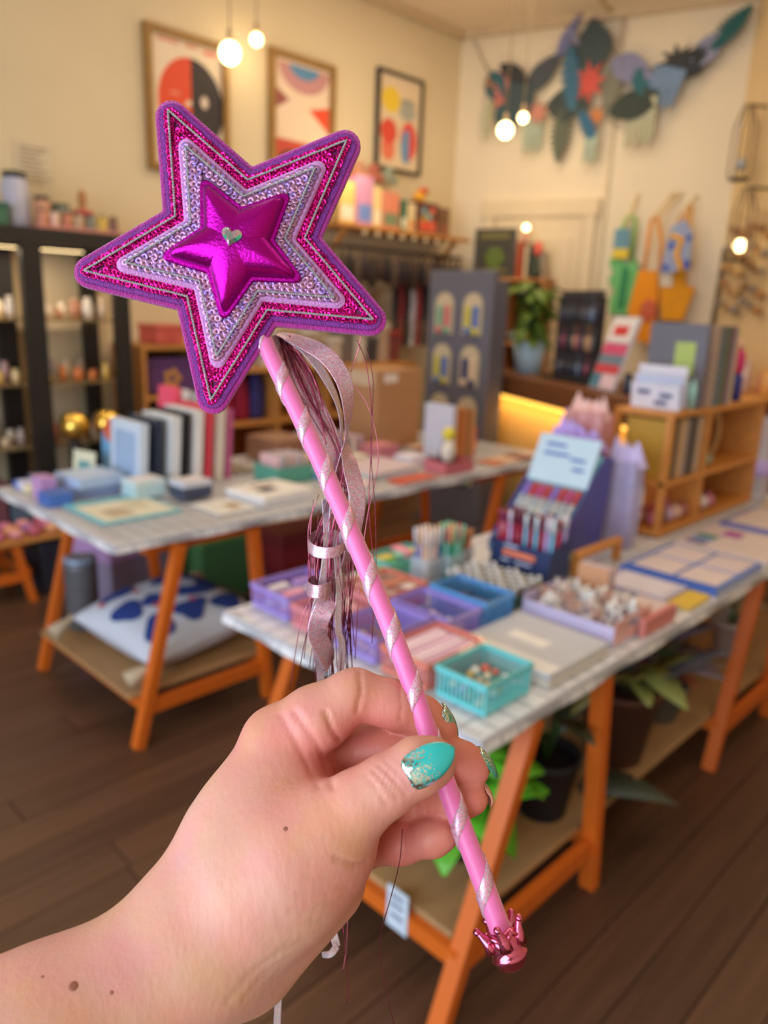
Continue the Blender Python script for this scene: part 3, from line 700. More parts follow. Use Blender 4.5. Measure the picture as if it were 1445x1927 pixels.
def table(x0, x1, y0, y1, H, label, clabel):
    t = thing('table_top', label, 'table top', (x0, y0, H-.035))
    MB().cbox(.01, x1-x0-.01, .01, y1-y0-.01, 0, .033, .003).build('board', PINE, t)
    c = thing('tablecloth', clabel, 'tablecloth', (x0, y0, H))
    X, Y = x1-x0, y1-y0; v = []; f = []
    # sheet on top and a hanging hem whose lower edge waves a little
    rim = []; rd = random.Random(int(x0*100+y0*37))
    nx, ny = 40, 16
    for i in range(nx): rim.append((X*i/nx, 0, 0, -1))
    for i in range(ny): rim.append((X, Y*i/ny, 1, 0))
    for i in range(nx): rim.append((X*(1-i/nx), Y, 0, 1))
    for i in range(ny): rim.append((0, Y*(1-i/ny), -1, 0))
    n = len(rim)
    for x, y, a, b_ in rim: v.append((x, y, -.002))
    for x, y, a, b_ in rim: v.append((x+a*.004, y+b_*.004, -.008))
    for x, y, a, b_ in rim:
        s_ = .006+.004*math.sin(x*19+y*23); v.append((x+a*s_, y+b_*s_, -.033+.002*math.sin(x*13+y*17)))
    for r in range(2):
        for i in range(n): f.append((r*n+i, r*n+n+i, r*n+n+(i+1) % n, r*n+(i+1) % n))
    f.append(tuple(range(n)))
    top = mesh('sheet', v, f, CLOTH, c)
    return t
table(1.16, 4.1, .82, 1.74, .745, 'pine table top on orange trestles carrying the plastic baskets', 'white tile-print oilcloth under the plastic baskets')
table(1.13, 3.86, 2.33, 3.37, .80, 'pine table top on orange trestles carrying the upright books', 'white tile-print oilcloth under the upright books')
trestle(1.51, .85, 1.66, .70, 'orange A-frame trestle beside the leafy green plant', 'trestles under the basket table', -.39)
trestle(2.95, .85, 1.66, .70, 'orange A-frame trestle at the far end of the plant shelf', 'trestles under the basket table')
trestle(1.50, 2.36, 3.2, .755, 'orange A-frame trestle around the blue and white cushion', 'trestles under the book table')
trestle(3.45, 2.36, 3.2, .755, 'orange A-frame trestle in front of the grey card stand', 'trestles under the book table')
SHELFW = mat((176, 136, 92), .6, var=.15, scale=7, stretch=(.3, 3, 3))
tag(MB().cbox(1.19, 3.95, .882, 1.63, .1835, .202, .003).build('shelf_board', SHELFW), 'long pine board with potted plants on the trestle stretchers', 'shelf')
tag(MB().cbox(1.18, 1.82, 2.392, 3.165, .1835, .200, .003).build('shelf_board', SHELFW), 'pine board under the patterned cushion', 'shelf')
# low bench by the wall shelf
tag(MB().cbox(.55, 1.72, 4.0, 4.42, .33, .352, .004).build('bench_board', PINE), 'low pine bench board covered in pink packets', 'bench')
trestle(1.20, 4.03, 4.36, .329, 'short orange trestle under the low pine bench')
# ------------------------------------------------------------------ black wall shelf
bs = thing('wall_shelf_unit', 'tall black framed shelf unit with glass shelves against the wall', 'shelf unit', (0, 0, 0))
for x in (1.79, 2.31):
    for y in (4.5, 4.93): MB().box(x-(.055 if x < 2 else .045), x+(.055 if x < 2 else .045), y-.03, y+.03, 0, 1.86).build('post', BLACK, bs)
for y in (4.5, 4.93): MB().box(.9, 2.42, y-.035, y+.035, 1.86, 1.945).build('beam', BLACK, bs)
for y in (4.5, 4.93): MB().box(.9-.05, .9+.05, y-.03, y+.03, 0, 1.86).build('post', BLACK, bs)
MB().box(.9, 2.42, 4.5, 4.93, 1.925, 1.943).build('top_panel', BLACK, bs)
GLS = mat((196, 170, 120), .15, var=.02, trans=.6)
SHZ = (1.46, 1.10, .74)
for z in SHZ:
    MB().box(.9, 2.28, 4.52, 4.93, z-.012, z).build('glass_shelf', GLS, bs)
# ------------------------------------------------------------------ cube shelf along the left wall
def cube_shelf(loc, rz, W, D, H, nx, nz, label, m, name='cube_shelf', th=.025):
    t = thing(name, label, 'shelf', loc, rz)
    for i in range(nx+1): MB().box(W*i/nx-th/2, W*i/nx+th/2, 0, D, 0, H).build('upright', m, t)
    for i in range(nz+1): MB().box(-th/2+.001, W+th/2-.001, .002, D-.002, H*i/nz-th/2+.012, H*i/nz+th/2+.012).build('shelf_plank', m, t)
    MB().box(0, W, D-.012, D, .0, H).build('back_panel', m, t)
    return t
cube_shelf((2.98, 4.45, 0), 0, 1.95, .5, 1.12, 4, 3, 'pine cube shelf along the wall behind the cardboard box', PINE)
# shelf board on brackets high on the wall
sb = thing('bracket_shelf', 'pine shelf on wooden brackets below the framed prints holding toy boxes', 'shelf', (4.15, 4.62, 2.18))
MB().cbox(0, 1.62, 0, .38, 0, .03, .004).build('board', PINE, sb)
for x in (.12, 1.45):
    MB().bar((x, .02, 0), (x, .36, -.34), .035, .035).build('bracket', PINE, sb)
for k in range(9): MB().ball((.30+k*.145, .0, -.03), .022, 10).build('peg', mat((216, 190, 150), .5), sb)
# ------------------------------------------------------------------ counter with the lit ribbed front
CA = math.degrees(math.atan2(-1.16, -.60)); CO = (4.97, 3.78)
ct = thing('counter', 'shop counter with dark wood top band above a lit ribbed front', 'counter', (CO[0], CO[1], 0), CA)
# local x runs along the front, local -y faces the shop
MB().box(0, 2.0, .002, .62, 0, .98).build('carcass', mat((84, 54, 26), .7, var=.1), ct)
MB().cbox(-.02, 2.02, -.05, .66, 1.0, 1.145, .006).build('top_band', DARKWOOD, ct)
LS = MB().box(.01, 1.99, -.040, -.012, .972, .998).build('light_strip', mat((255, 190, 80), .5, emit=2.2), ct); LS['label'] = 'glowing warm strip light'
RIB = MB().lathe([(.0078, 0), (.0078, .96)], 8).me('rib', mat((214, 168, 92), .5, var=.12, scale=30))
for k in range(88):
    r_ = link('rib', RIB, ct); r_.location = (.012+k*.0225, -.004, .004)
ll = bpy.data.lights.new('counter_strip_light', 'AREA'); ll.shape = 'RECTANGLE'; ll.size = 1.9; ll.size_y = .03; ll.energy = 2.6; ll.color = (1, .62, .2)
lo_ = bpy.data.objects.new('counter_strip_light', ll); COL.objects.link(lo_); lo_.matrix_world = Matrix.Translation((CO[0], CO[1], 0)) @ rotz(CA) @ Matrix.Translation((1.0, -.06, .968)) @ Matrix.Rotation(.35, 4, 'X')
def onc(x, y, z=1.146): return (Matrix.Translation((CO[0], CO[1], 0)) @ rotz(CA) @ Vector((x, -y, z)))
# ------------------------------------------------------------------ pendant lamps
GLOW = mat((255, 226, 160), .3, emit=9.0)
def pendant(loc, label, power=10, r=.05):
    t = thing('pendant_lamp', label, 'lamp', loc, 0, None)
    MB().tube([(0, 0, .10), (0, 0, CEIL-loc[2])], .004, 6).build('cord', mat((150, 130, 100), .6), t)
    MB().lathe([(.012, .10), (.016, .06), (.02, .045)], 12).build('socket', mat((190, 160, 120), .4, metal=.5), t)
    MB().ball((0, 0, 0), r, 16).build('bulb', GLOW, t)
    l = bpy.data.lights.new('pendant_light', 'POINT'); l.energy = power; l.color = (1, .76, .42); l.shadow_soft_size = r+.03
    o = bpy.data.objects.new('pendant_light', l); COL.objects.link(o); o.location = (loc[0], loc[1], loc[2]-r-.05)
    return t
pendant((2.43, 3.5, 2.76), 'glowing bulb on a cord in front of the red and black print')
pendant((3.55, 4.80, 3.32), 'small dimmer bulb on a cord between the two gilt-framed prints', 1.5, .04)
pendant((4.5, 3.36, 2.75), 'glowing bulb on a cord in front of the leaf garland')
pendant((5.4, 3.87, 3.05), 'dim bulb on a cord close to the hanging mint fringe', 6, .035)
# lamps of the black shelf unit and of the bracket shelf
sl = thing('shelf_lamp', 'slim lamp bar under the top of the black shelf unit', 'lamp', (1.6, 4.60, 1.853)); MB().box(-.55, .55, -.012, .012, -.012, .008).build('housing', BLACK, sl); MB().box(-.54, .54, -.009, .009, -.016, -.012).build('tube', mat((255, 220, 160), .5, emit=5.0), sl)
l_ = bpy.data.lights.new('shelf_lamp_light', 'AREA'); l_.shape = 'RECTANGLE'; l_.size = 1.05; l_.size_y = .02; l_.energy = 5; l_.color = (1, .8, .55)
lo_ = bpy.data.objects.new('shelf_lamp_light', l_); COL.objects.link(lo_); lo_.location = (1.6, 4.60, 1.832)
cl_ = thing('clip_lamp', 'small clip lamp with a lit bulb on the bracket shelf end', 'lamp', (4.17, 4.66, 2.2105)); MB().tube([(0, 0, 0), (0, 0, .30), (.02, -.10, .42)], .006, 6).build('stem', mat((160, 130, 80), .4, metal=.6), cl_); MB().lathe([(.03, 0), (.03, .012)], 12).build('clip', BLACK, cl_); MB().ball((.02, -.11, .44), .032, 12).build('bulb', mat((255, 226, 160), .3, emit=8.0), cl_)
l_ = bpy.data.lights.new('clip_lamp_light', 'POINT'); l_.energy = 5; l_.color = (1, .8, .5); l_.shadow_soft_size = .05
lo_ = bpy.data.objects.new('clip_lamp_light', l_); COL.objects.link(lo_); lo_.location = (4.25, 4.48, 2.64)
# ================================================================== goods on the basket table
T1 = .7465
def basket(x0, x1, y0, y1, h, c, label):
    m = mat(c, .32, var=.05, alpha=.86, coat=.2)
    X, Y = x1-x0, y1-y0
    t = thing('plastic_basket', label, 'basket', ((x0+x1)/2, (y0+y1)/2, T1), 0, 'plastic baskets on the tile-print cloth')
    a, b = X/2-.002, Y/2-.002; e = .004
    MB().box(-a+.004, a-.004, -b+.004, b-.004, 0, .004).build('base', m, t)
    mb = MB()
    for z0, z1, o_ in ((h-.014, h, .003), (0.0005, .012, -.001)):
        A, B = a+o_, b+o_
        mb = MB().box(-A, A, -B, -B+e, z0, z1).box(-A, A, B-e, B, z0, z1).box(-A, -A+e, -B+e, B-e, z0, z1).box(A-e, A, -B+e, B-e, z0, z1)
        mb.build('rim' if z0 > .01 else 'lower_band', m, t)
    mx_ = MB().box(-.0023, .0023, -.0012, .0012, .011, h-.013).me('slat', m); my_ = MB().box(-.0012, .0012, -.0023, .0023, .011, h-.013).me('slat', m)
    n = max(6, int(2*a/.0125))
    for i in range(n+1):
        for s in (-1, 1): o = link('slat', mx_, t); o.location = (-a+.004+(2*a-.008)*i/n, s*(b-.0015), 0)
    n = max(6, int(2*b/.0125))
    for i in range(n+1):
        for s in (-1, 1): o = link('slat', my_, t); o.location = (s*(a-.0015), -b+.004+(2*b-.008)*i/n, 0)
    return t
TEAL_, LIL, COR, BLU = (112, 216, 222), (172, 150, 232), (236, 136, 116), (96, 168, 232)
basket(1.235, 1.412, .868, 1.012, .075, TEAL_, 'turquoise slatted basket of small trinkets at the table corner')
basket(1.225, 1.438, 1.030, 1.178, .070, COR, 'coral slatted basket of packets beside the turquoise trinket basket')
basket(1.235, 1.440, 1.205, 1.362, .070, LIL, 'lilac slatted basket of gold bits beside the coral packet basket')
basket(1.232, 1.425, 1.385, 1.530, .066, (236, 150, 160), 'pink slatted basket between two lilac baskets at the cloth edge')
basket(1.240, 1.450, 1.552, 1.722, .070, LIL, 'lilac slatted basket of pastel erasers at the far table corner')
basket(1.463, 1.598, 1.160, 1.372, .070, LIL, 'lilac slatted basket of clear gems next to the blue basket')
basket(1.612, 1.745, 1.155, 1.360, .080, BLU, 'sky blue slatted basket beside the tray of white-capped bottles')
basket(1.465, 1.645, 1.395, 1.570, .066, COR, 'coral slatted basket behind the lilac gem basket')
basket(1.690, 1.900, 1.600, 1.722, .060, (110, 206, 196), 'mint slatted basket of green and pink slips behind the pens')
PAL = [(236, 220, 190), (196, 160, 90), (140, 190, 220), (230, 110, 90), (240, 240, 236), (170, 150, 200), (120, 160, 120), (214, 190, 120)]
def trinkets(x0, x1, y0, y1, z, n, label, cat, grp, pal=PAL, r=(.008, .014), kind=0, seed=1):
    rd = random.Random(seed); nx = max(1, int(math.sqrt(n*(x1-x0)/(y1-y0))+.5)); ny = -(-n//nx); k = 0
    for i in range(nx):
        for j in range(ny):
            if k >= n: return
            k += 1; s = rd.uniform(*r); c = rd.choice(pal)
            x = x0+(x1-x0)*(i+.5)/nx+rd.uniform(-.2, .2)*(x1-x0)/nx; y = y0+(y1-y0)*(j+.5)/ny+rd.uniform(-.2, .2)*(y1-y0)/ny
            ang = rd.uniform(0, 3); tilt = .2; zz = z+rd.uniform(0, .004)
            if kind in (1, 2):
                ang = (0, PI/2)[k % 2] if (y1-y0) > 4.6*s else 0; ang += rd.uniform(-.12, .12); A_, B_ = (1.7, .7) if kind == 1 else (2.2, 1.1)
                hx = s*(A_*abs(math.cos(ang))+B_*abs(math.sin(ang))); hy = s*(A_*abs(math.sin(ang))+B_*abs(math.cos(ang)))
                x = min(max(x, x0+hx), x1-hx) if x1-x0 > 2*hx else (x0+x1)/2; y = min(max(y, y0+hy), y1-hy) if y1-y0 > 2*hy else (y0+y1)/2
                tilt = .015; zz = z+(k-1)*r[1]*.34 if kind == 2 else z+((k-1)//4)*r[1]*.88
                if kind == 1: q4 = (k-1) % 4; x = x0+(x1-x0)*(.25 if q4 < 2 else .75); y = y0+(y1-y0)*(.25 if q4 % 2 else .75); ang = rd.uniform(-.06, .06)
            if kind == 0:   # faceted charm
                mb = MB().lathe([(s*.3, 0), (s, s*.5), (s*.95, s*.9), (s*.45, s*1.5)], 7)
            elif kind == 1:  # eraser / packet block
                mb = MB().cbox(-s*1.7, s*1.7, -s*.7, s*.7, 0, s*.8, s*.2)
            elif kind == 2:  # flat slip
                mb = MB().cbox(-s*2.2, s*2.2, -s*1.1, s*1.1, 0, s*.28, s*.1)
            else:            # ring or bead
                mb = MB().tube([(s*math.cos(a)*.8, s*math.sin(a)*.8, s*.3) for a in [2*PI*q/10 for q in range(11)]], s*.3, 6, False)
            o = mb.build(cat.replace(' ', '_'), mat(c, .25 if kind in (0, 3) else .5, metal=.35 if kind == 3 else 0, var=.05))
            o.location = (x, y, zz); o.rotation_euler = (rd.uniform(-tilt, tilt), rd.uniform(-tilt, tilt), ang) if kind in (0, 1, 2) else (rd.uniform(-.15, .15), 0, 0)
            tag(o, label, cat, grp)
trinkets(1.25, 1.40, .885, .995, T1+.018, 20, 'small shiny charm heaped in the turquoise corner basket', 'charm', 'charms in the corner basket', kind=0, seed=1)
trinkets(1.25, 1.40, .885, .995, T1+.006, 9, 'bead ring lying under the charms in the turquoise corner basket', 'ring', 'rings in the corner basket', kind=3, seed=2, r=(.009, .013))
trinkets(1.25, 1.42, 1.22, 1.35, T1+.006, 14, 'gold bit in the lilac basket beside the coral packet basket', 'charm', 'gold bits in the lilac basket', [(200, 160, 70), (220, 190, 120), (170, 120, 60), (200, 90, 100)], kind=0, seed=3)
trinkets(1.475, 1.585, 1.175, 1.355, T1+.006, 18, 'clear pale gem in the lilac basket next to the blue basket', 'gem', 'clear gems in the lilac basket', [(200, 220, 236), (226, 232, 240), (150, 190, 220), (230, 210, 226)], kind=0, seed=4)
trinkets(1.255, 1.435, 1.57, 1.705, T1+.0055, 12, 'pastel eraser block in the lilac basket at the far table corner', 'eraser', 'pastel erasers in the lilac basket', [(250, 170, 200), (120, 220, 236), (236, 226, 240), (190, 150, 230)], kind=1, seed=5, r=(.018, .022))
trinkets(1.25, 1.41, 1.40, 1.515, T1+.007, 6, 'pale pink packet in the pink basket', 'packet', 'packets in the pink basket', [(246, 200, 206), (236, 180, 190), (250, 226, 226)], kind=2, seed=6, r=(.017, .021))
trinkets(1.48, 1.63, 1.41, 1.555, T1+.007, 8, 'white and brown slip in the coral basket behind the gem basket', 'packet', 'slips in the far coral basket', [(240, 226, 216), (196, 120, 96), (230, 200, 190)], kind=2, seed=7, r=(.015, .02))
trinkets(1.70, 1.89, 1.61, 1.71, T1+.007, 10, 'bright paper slip in the mint basket', 'packet', 'slips in the mint basket', [(130, 220, 120), (250, 160, 180), (150, 230, 200), (240, 220, 110)], kind=2, seed=8, r=(.014, .02))
trinkets(1.625, 1.735, 1.17, 1.345, T1+.007, 6, 'navy pouch at the bottom of the sky blue basket', 'pouch', 'pouches in the blue basket', [(40, 60, 110), (70, 90, 140)], kind=2, seed=9, r=(.014, .018))
# long clear packets lying in the coral basket
PK = [mat((222, 176, 206), .3, var=.08, coat=.4), mat((206, 150, 186), .3, var=.08, coat=.4), mat((232, 206, 222), .3, var=.06, coat=.4)]
for k in range(28):
    o = MB().cbox(-.093, .093, -.008, .008, 0, .009, .003).build('cellophane_packet', PK[(k+k//7) % 3]); o.location = (1.3315, 1.0465+(k % 7)*.0192, T1+.0065+(k//7)*.0148); o.rotation_euler = (.2, (-.012, .006, .012)[k % 3], random.uniform(-.015, .015))
    tag(o, 'long pink cellophane packet lying across the coral basket', 'packet', 'packets in the coral basket')
# tray of bottles
tr = thing('bottle_tray', 'dark green tray packed with white-capped bottles', 'tray', (1.870, 1.322, T1))
DG = mat((40, 84, 74), .5)
MB().box(-.095, .095, -.132, .132, 0, .004).build('tray_base', DG, tr)
for s in (-1, 1):
    MB().box(-.095, .095, s*.130-.002, s*.130+.002, .004, .040).build('tray_wall', DG, tr); MB().box(s*.093-.002, s*.093+.002, -.128, .128, .004, .040).build('tray_wall', DG, tr)
BM = MB().lathe([(.0085, 0), (.0088, .036), (.0068, .042), (.0066, .045)], 10)
CM = MB().lathe([(.0064, .044), (.0064, .062), (.0045, .066)], 10).me('cap', WHITE)
bcol = [(90, 130, 90), (176, 150, 70), (150, 70, 90), (80, 90, 140), (120, 80, 60), (200, 180, 150)]
bms = [BM.me('bottle_body', mat(c, .25, coat=.4)) for c in bcol]
for i in range(6):
    for j in range(9):
        b_ = thing('ink_bottle', ('green', 'ochre', 'plum', 'blue', 'brown', 'beige')[(i*5+j*3) % 6]+' bottle with a white cap in the dark green tray', 'bottle', (1.870-.078+i*.0312, 1.322-.114+j*.0285, T1+.0045), 0, 'white-capped bottles in the tray')
        link('bottle_body', bms[(i*5+j*3) % 6], b_); link('cap', CM, b_); b_.scale = (1.2, 1.2, (.78, .95, .86)[(i*2+j) % 3])
# pens in clear tubs
def pen_mesh(c, ln=.15, r=.0042, cap=(250, 250, 250)):
    return (MB().lathe([(r*.3, 0), (r, .012), (r, ln*.7)], 8).me('barrel', mat(c, .3, coat=.3)), MB().lathe([(r*1.12, ln*.69), (r*1.12, ln*.97), (r*.6, ln)], 8).me('cap', mat(cap, .3, coat=.3)))
CLEAR = mat((214, 226, 236), .12, alpha=.35, var=.01)
def pen_tub(cx, cy, label, plabel, cols, grp, names, h=.085, w=.036, n=4, ln=.16):
    t = thing('pen_tub', label, 'tub', (cx, cy, T1))
    MB().box(-w, w, -w, w, 0, .003).build('tub_base', CLEAR, t)
    for s in (-1, 1):
        MB().box(-w, w, s*w-.001, s*w+.001, .003, h).build('tub_wall', CLEAR, t); MB().box(s*w-.001, s*w+.001, -w+.001, w-.001, .003, h).build('tub_wall', CLEAR, t)
    rd = random.Random(int(cx*1000)); pm = [pen_mesh(a, ln, .0046, b) for a, b in cols]
    for i in range(n):
        for j in range(n):
            pi_ = rd.randrange(len(pm)); p = thing('pen', names[pi_]+' '+plabel, 'pen', (cx+(i-(n-1)/2)*w*1.55/n, cy+(j-(n-1)/2)*w*1.55/n, T1+.005), 0, grp)
            p.rotation_euler = (-(j-(n-1)/2)*.034+rd.uniform(-.008, .008), (i-(n-1)/2)*.034+rd.uniform(-.008, .008), 0); a, b = pm[pi_]; link('barrel', a, p); link('cap', b, p)
pen_tub(1.785, 1.525, 'clear square tub of blue and peach pens', 'slim pen with white cap in the tub of blue and peach pens', [((70, 100, 190), (220, 226, 236)), ((236, 190, 160), (246, 226, 216)), ((200, 210, 226), (250, 240, 236)), ((150, 150, 200), (236, 190, 150))], 'pens in the blue and peach tub', ('royal blue', 'peach', 'pale grey', 'lavender'), ln=.175)
pen_tub(1.872, 1.505, 'clear square tub of green and mint pens', 'slim pen in the tub of green and mint pens', [((60, 170, 130), (140, 220, 180)), ((110, 200, 160), (200, 240, 180)), ((40, 140, 120), (240, 170, 120)), ((150, 220, 210), (230, 150, 150))], 'pens in the green and mint tub', ('green', 'sea green', 'teal', 'mint'), ln=.175)
pen_tub(1.955, 1.53, 'clear square tub of orange and brown pens', 'slim pen in the tub of orange and brown pens', [((220, 120, 70), (236, 160, 100)), ((150, 90, 60), (200, 140, 90))], 'pens in the orange tub', ('orange', 'brown'), ln=.14)
# navy display box
nb = thing('display_box', 'navy cardboard display box with a coral stripe in front of the purple pen display', 'display box', (2.085, 1.345, T1), 0)
NV = mat((28, 46, 96), .5)
RX = Matrix.Rotation(PI/2, 4, 'X')
for s in (-1, 1): MB().prism([(-.055, 0), (.075, 0), (.075, .150), (-.042, .112)], s*.1135-.0015, s*.1135+.0015, RX).build('side_wall', NV, nb)
MB().prism([(-.055, 0), (-.052, 0), (-.039, .112), (-.042, .112)], -.112, .112, RX).build('front_wall', NV, nb); MB().box(.072, .075, -.112, .112, 0, .150).build('back_wall', NV, nb); MB().box(-.043, .072, -.112, .112, .080, .0845).build('inner_floor', NV, nb)
MB().box(-.063, -.051, -.062, .062, .066, .084, Matrix.Rotation(.12, 4, 'Y')).build('stripe', mat((232, 128, 92), .5), nb)
for yy, ww, zz in ((.035, .05, .094), (-.02, .06, .046), (.05, .03, .046)): MB().box(-.0615, -.052, yy-ww/2, yy+ww/2, zz, zz+.007, Matrix.Rotation(.12, 4, 'Y')).build('lettering', mat((186, 196, 224), .5), nb)
rd = random.Random(21)
tubes = [((206, 40, 80), (150, 30, 60)), ((236, 200, 70), (240, 230, 190)), ((120, 190, 226), (220, 236, 246)), ((196, 170, 226), (230, 220, 240)), ((170, 30, 70), (110, 20, 60)), ((90, 160, 210), (60, 90, 150))]
tm = [pen_mesh(a, .13, .006, b) for a, b in tubes]
for i in range(3):
    for j in range(11):
        ti = (4 if j > 7 else rd.randrange(6)) if i else (0 if j > 8 else rd.randrange(1, 5))
        p = thing('marker', ('red', 'yellow', 'sky blue', 'lilac', 'crimson', 'blue')[ti]+' marker standing in the navy display box', 'marker', (2.065+i*.036, 1.245+j*.020, T1+.085), 0, 'markers in the navy display box')
        p.rotation_euler = (-(j-5)*.006+rd.uniform(-.006, .006), (i-1)*.03+rd.uniform(-.01, .01), 0); a, b = tm[ti]; link('barrel', a, p); link('cap', b, p)
# purple angled pen display
pd = thing('pen_display', 'blue and purple angled display stand of red-capped paint pens', 'display box', (2.37, 1.475, T1), 0); pd.scale = (1.18, 1.18, 1.18)
PU = mat((78, 78, 160), .45)
prof = [(-.12, 0), (.16, 0), (.19, .29), (.14, .30), (-.12, .03)]
for s in (-1, 1): MB().prism(prof, s*.112-.002, s*.112+.002, Matrix.Rotation(PI/2, 4, 'X')).build('side_panel', PU, pd)
MB().add([(-.118, -.11, .012), (-.118, .11, .012), (.162, .11, .292), (.162, -.11, .292), (-.112, -.11, .005), (-.112, .11, .005), (.170, .11, .286), (.170, -.11, .286)], [(0, 1, 2, 3), (7, 6, 5, 4), (0, 4, 5, 1), (3, 2, 6, 7), (0, 3, 7, 4), (1, 5, 6, 2)]).build('tray', mat((112, 196, 206), .4), pd)
HM = Matrix.Translation((.055, 0, .205)) @ Matrix.Rotation(.42, 4, 'Y')
hd = MB().box(.0, .006, -.108, .108, .0, .155, HM).build('header_card', mat((196, 222, 240), .5, var=.04), pd)
for yy, zz, ww in ((.04, .12, .07), (-.05, .08, .05), (.03, .09, .09), (-.06, .05, .04)): MB().box(-.003, .001, yy-ww/2, yy+ww/2, zz, zz+.008, HM).build('lettering', mat((70, 100, 190), .5), hd)
pm = [pen_mesh((226, 226, 236), .19, .0085, (206, 44, 52)), pen_mesh((214, 222, 240), .19, .0085, (206, 60, 130)), pen_mesh((206, 214, 236), .19, .0085, (150, 110, 200))]
for k in range(8):
    p = thing('paint_pen', 'fat white paint pen with a '+('red', 'pink', 'red', 'purple', 'red', 'pink', 'red', 'purple')[k]+' cap lying on the angled display stand', 'pen', (2.37-.085, 1.475-.106+k*.0303, T1+.085), 0, 'paint pens on the angled display'); p.rotation_euler = (0, .785, 0); p.scale = (1.1, 1.1, 1.1)
    a, b = pm[(0, 1, 0, 2, 0, 1, 0, 2)[k]]; link('barrel', a, p); link('cap', b, p)
# lilac gift bags behind the display
def pouch(loc, rz, w, h, d, m, name, label, cat='bag', top=.35):
    v = []; f = []; n = 18; prof = [(1, 0), (1.04, .15), (1.0, .45), (.92, .70), (.72, .84), (top, .90), (top*1.25, 1.0)] if top < .6 else [(.95, 0), (1.03, .12), (1.05, .4), (1.0, .66), (.88, .84), (.62, .95), (.2, 1.0)]
    for s_, z in prof:
        for k in range(n):
            a = 2*PI*k/n; wob = 1+.06*math.sin(k*3.1+z*7); v.append((w/2*s_*wob*math.copysign(abs(math.cos(a))**.7, math.cos(a)), d/2*s_*wob*math.copysign(abs(math.sin(a))**.7, math.sin(a)), h*z))
    for i in range(len(prof)-1):
        for k in range(n): j = (k+1) % n; f.append((i*n+k, i*n+j, i*n+n+j, i*n+n+k))
    f.append(tuple(range(n-1, -1, -1))); f.append(tuple(range((len(prof)-1)*n, len(prof)*n)))
    o = mesh(name, v, f, m, None, True); o.location = loc; o.rotation_euler = (0, 0, math.radians(rz)); return tag(o, label, cat)
def paper_bag(loc, rz, w_, h_, d_, m, tm_, label):
    t = thing('gift_bag', label, 'bag', loc, rz); rd = random.Random(int(loc[0]*500+loc[1]*90)); v = []; f = []; n = 16
    per = [(-.5+k/5, -.5) for k in range(5)]+[(.5, -.5+k/3) for k in range(3)]+[(.5-k/5, .5) for k in range(5)]+[(-.5, .5-k/3) for k in range(3)]
    for z in (0, .35, .7, 1):
        for k, (a, b) in enumerate(per):
            bul = 1+.05*math.sin(PI*z)-(.10*(k % 2) if z else 0); v.append((a*w_*bul, b*d_*bul, h_*z+(rd.uniform(-.03, .03)*h_ if z == 1 else 0)))
    for i in range(3):
        for k in range(n): j = (k+1) % n; f.append((i*n+k, i*n+j, i*n+n+j, i*n+n+k))
    f.append(tuple(range(n-1, -1, -1))); f.append(tuple(range(3*n, 4*n))); mesh('bag_body', v, f, m, t)
    for k in range(7):
        x = (-.4+.8*k/6)*w_; y = rd.uniform(-.2, .2)*d_; s_ = rd.uniform(.16, .24)*w_; hh = rd.uniform(.05, .10); dx = rd.uniform(-.3, .3)*s_
        MB().add([(x-s_, y-s_*.5, h_-.02), (x+s_, y-s_*.4, h_-.02), (x+s_*.8, y+s_*.5, h_-.02), (x-s_*.7, y+s_*.5, h_-.02), (x+dx, y, h_+hh), (x+dx-s_*.5, y, h_+hh*.6)], [(0, 1, 4, 5), (1, 2, 4), (2, 3, 5, 4), (3, 0, 5), (3, 2, 1, 0)]).build('tissue_fold', tm_, t)
    return t
LILM = mat((170, 134, 220), .4, var=.1, scale=20, bump=.4, bscale=30); PKM = mat((214, 150, 150), .35, var=.12, scale=14, bump=.4, bscale=26)
paper_bag((2.655, 1.535, T1), 90, .22, .37, .07, LILM, mat((190, 160, 236), .5, var=.06), 'lilac gift bag with crumpled tissue behind the angled pen display')
paper_bag((2.655, 1.325, T1), 90, .13, .33, .06, mat((186, 176, 214), .3, var=.08, scale=20, alpha=.75), mat((206, 190, 232), .5, var=.06), 'pale translucent gift bag beside the angled pen display')
paper_bag((2.775, 1.56, T1), 90, .17, .47, .09, PKM, mat((236, 190, 180), .5, var=.08), 'tall peach gift bag behind the lilac gift bag')
# clip bin
cb = thing('clip_bin', 'pale lilac tray with cut-out handle heaped with white hair clips', 'tray', (1.885, 1.005, T1))
CBM = mat((206, 196, 232), .3, var=.04, coat=.3); CPM = mat((226, 170, 160), .4, coat=.2)
MB().box(-.105, .105, -.145, .145, 0, .004).build('tray_base', CBM, cb)
for s in (-1, 1): MB().box(s*.104-.0015, s*.104+.0015, -.1435, .1435, .004, .055).build('tray_wall', CBM if s < 0 else CPM, cb)
for s in (-1, 1):
    m_ = CPM if s < 0 else CBM
    MB().box(-.1025, .1025, s*.1435-.0015, s*.1435+.0015, .004, .034).box(-.1025, -.035, s*.1435-.0015, s*.1435+.0015, .034, .06).box(.035, .1025, s*.1435-.0015, s*.1435+.0015, .034, .06).box(-.1025, .1025, s*.1435-.0015, s*.1435+.0015, .06, .07).build('handle_wall', m_, cb)
def claw(m):
    mb = MB()
    for s in (-1, 1):
        for k in range(5):
            x = -.016+k*.008; mb.tube([(x, s*.003, .022), (x*1.05, s*.013, .014), (x, s*.009, .002), (x, s*.001, -.004)], [.0022, .002, .0017, .001], 5)
        mb.tube([(-.018, s*.005, .022), (.018, s*.005, .022)], .003, 6); mb.bar((-.004, s*.006, .022), (-.006, s*.016, .036), .012, .003)
    return mb.me('hair_clip', m)
cms = [claw(mat(c, .3, var=.06, coat=.4)) for c in ((244, 236, 228), (226, 206, 196), (236, 240, 246), (196, 150, 130))]
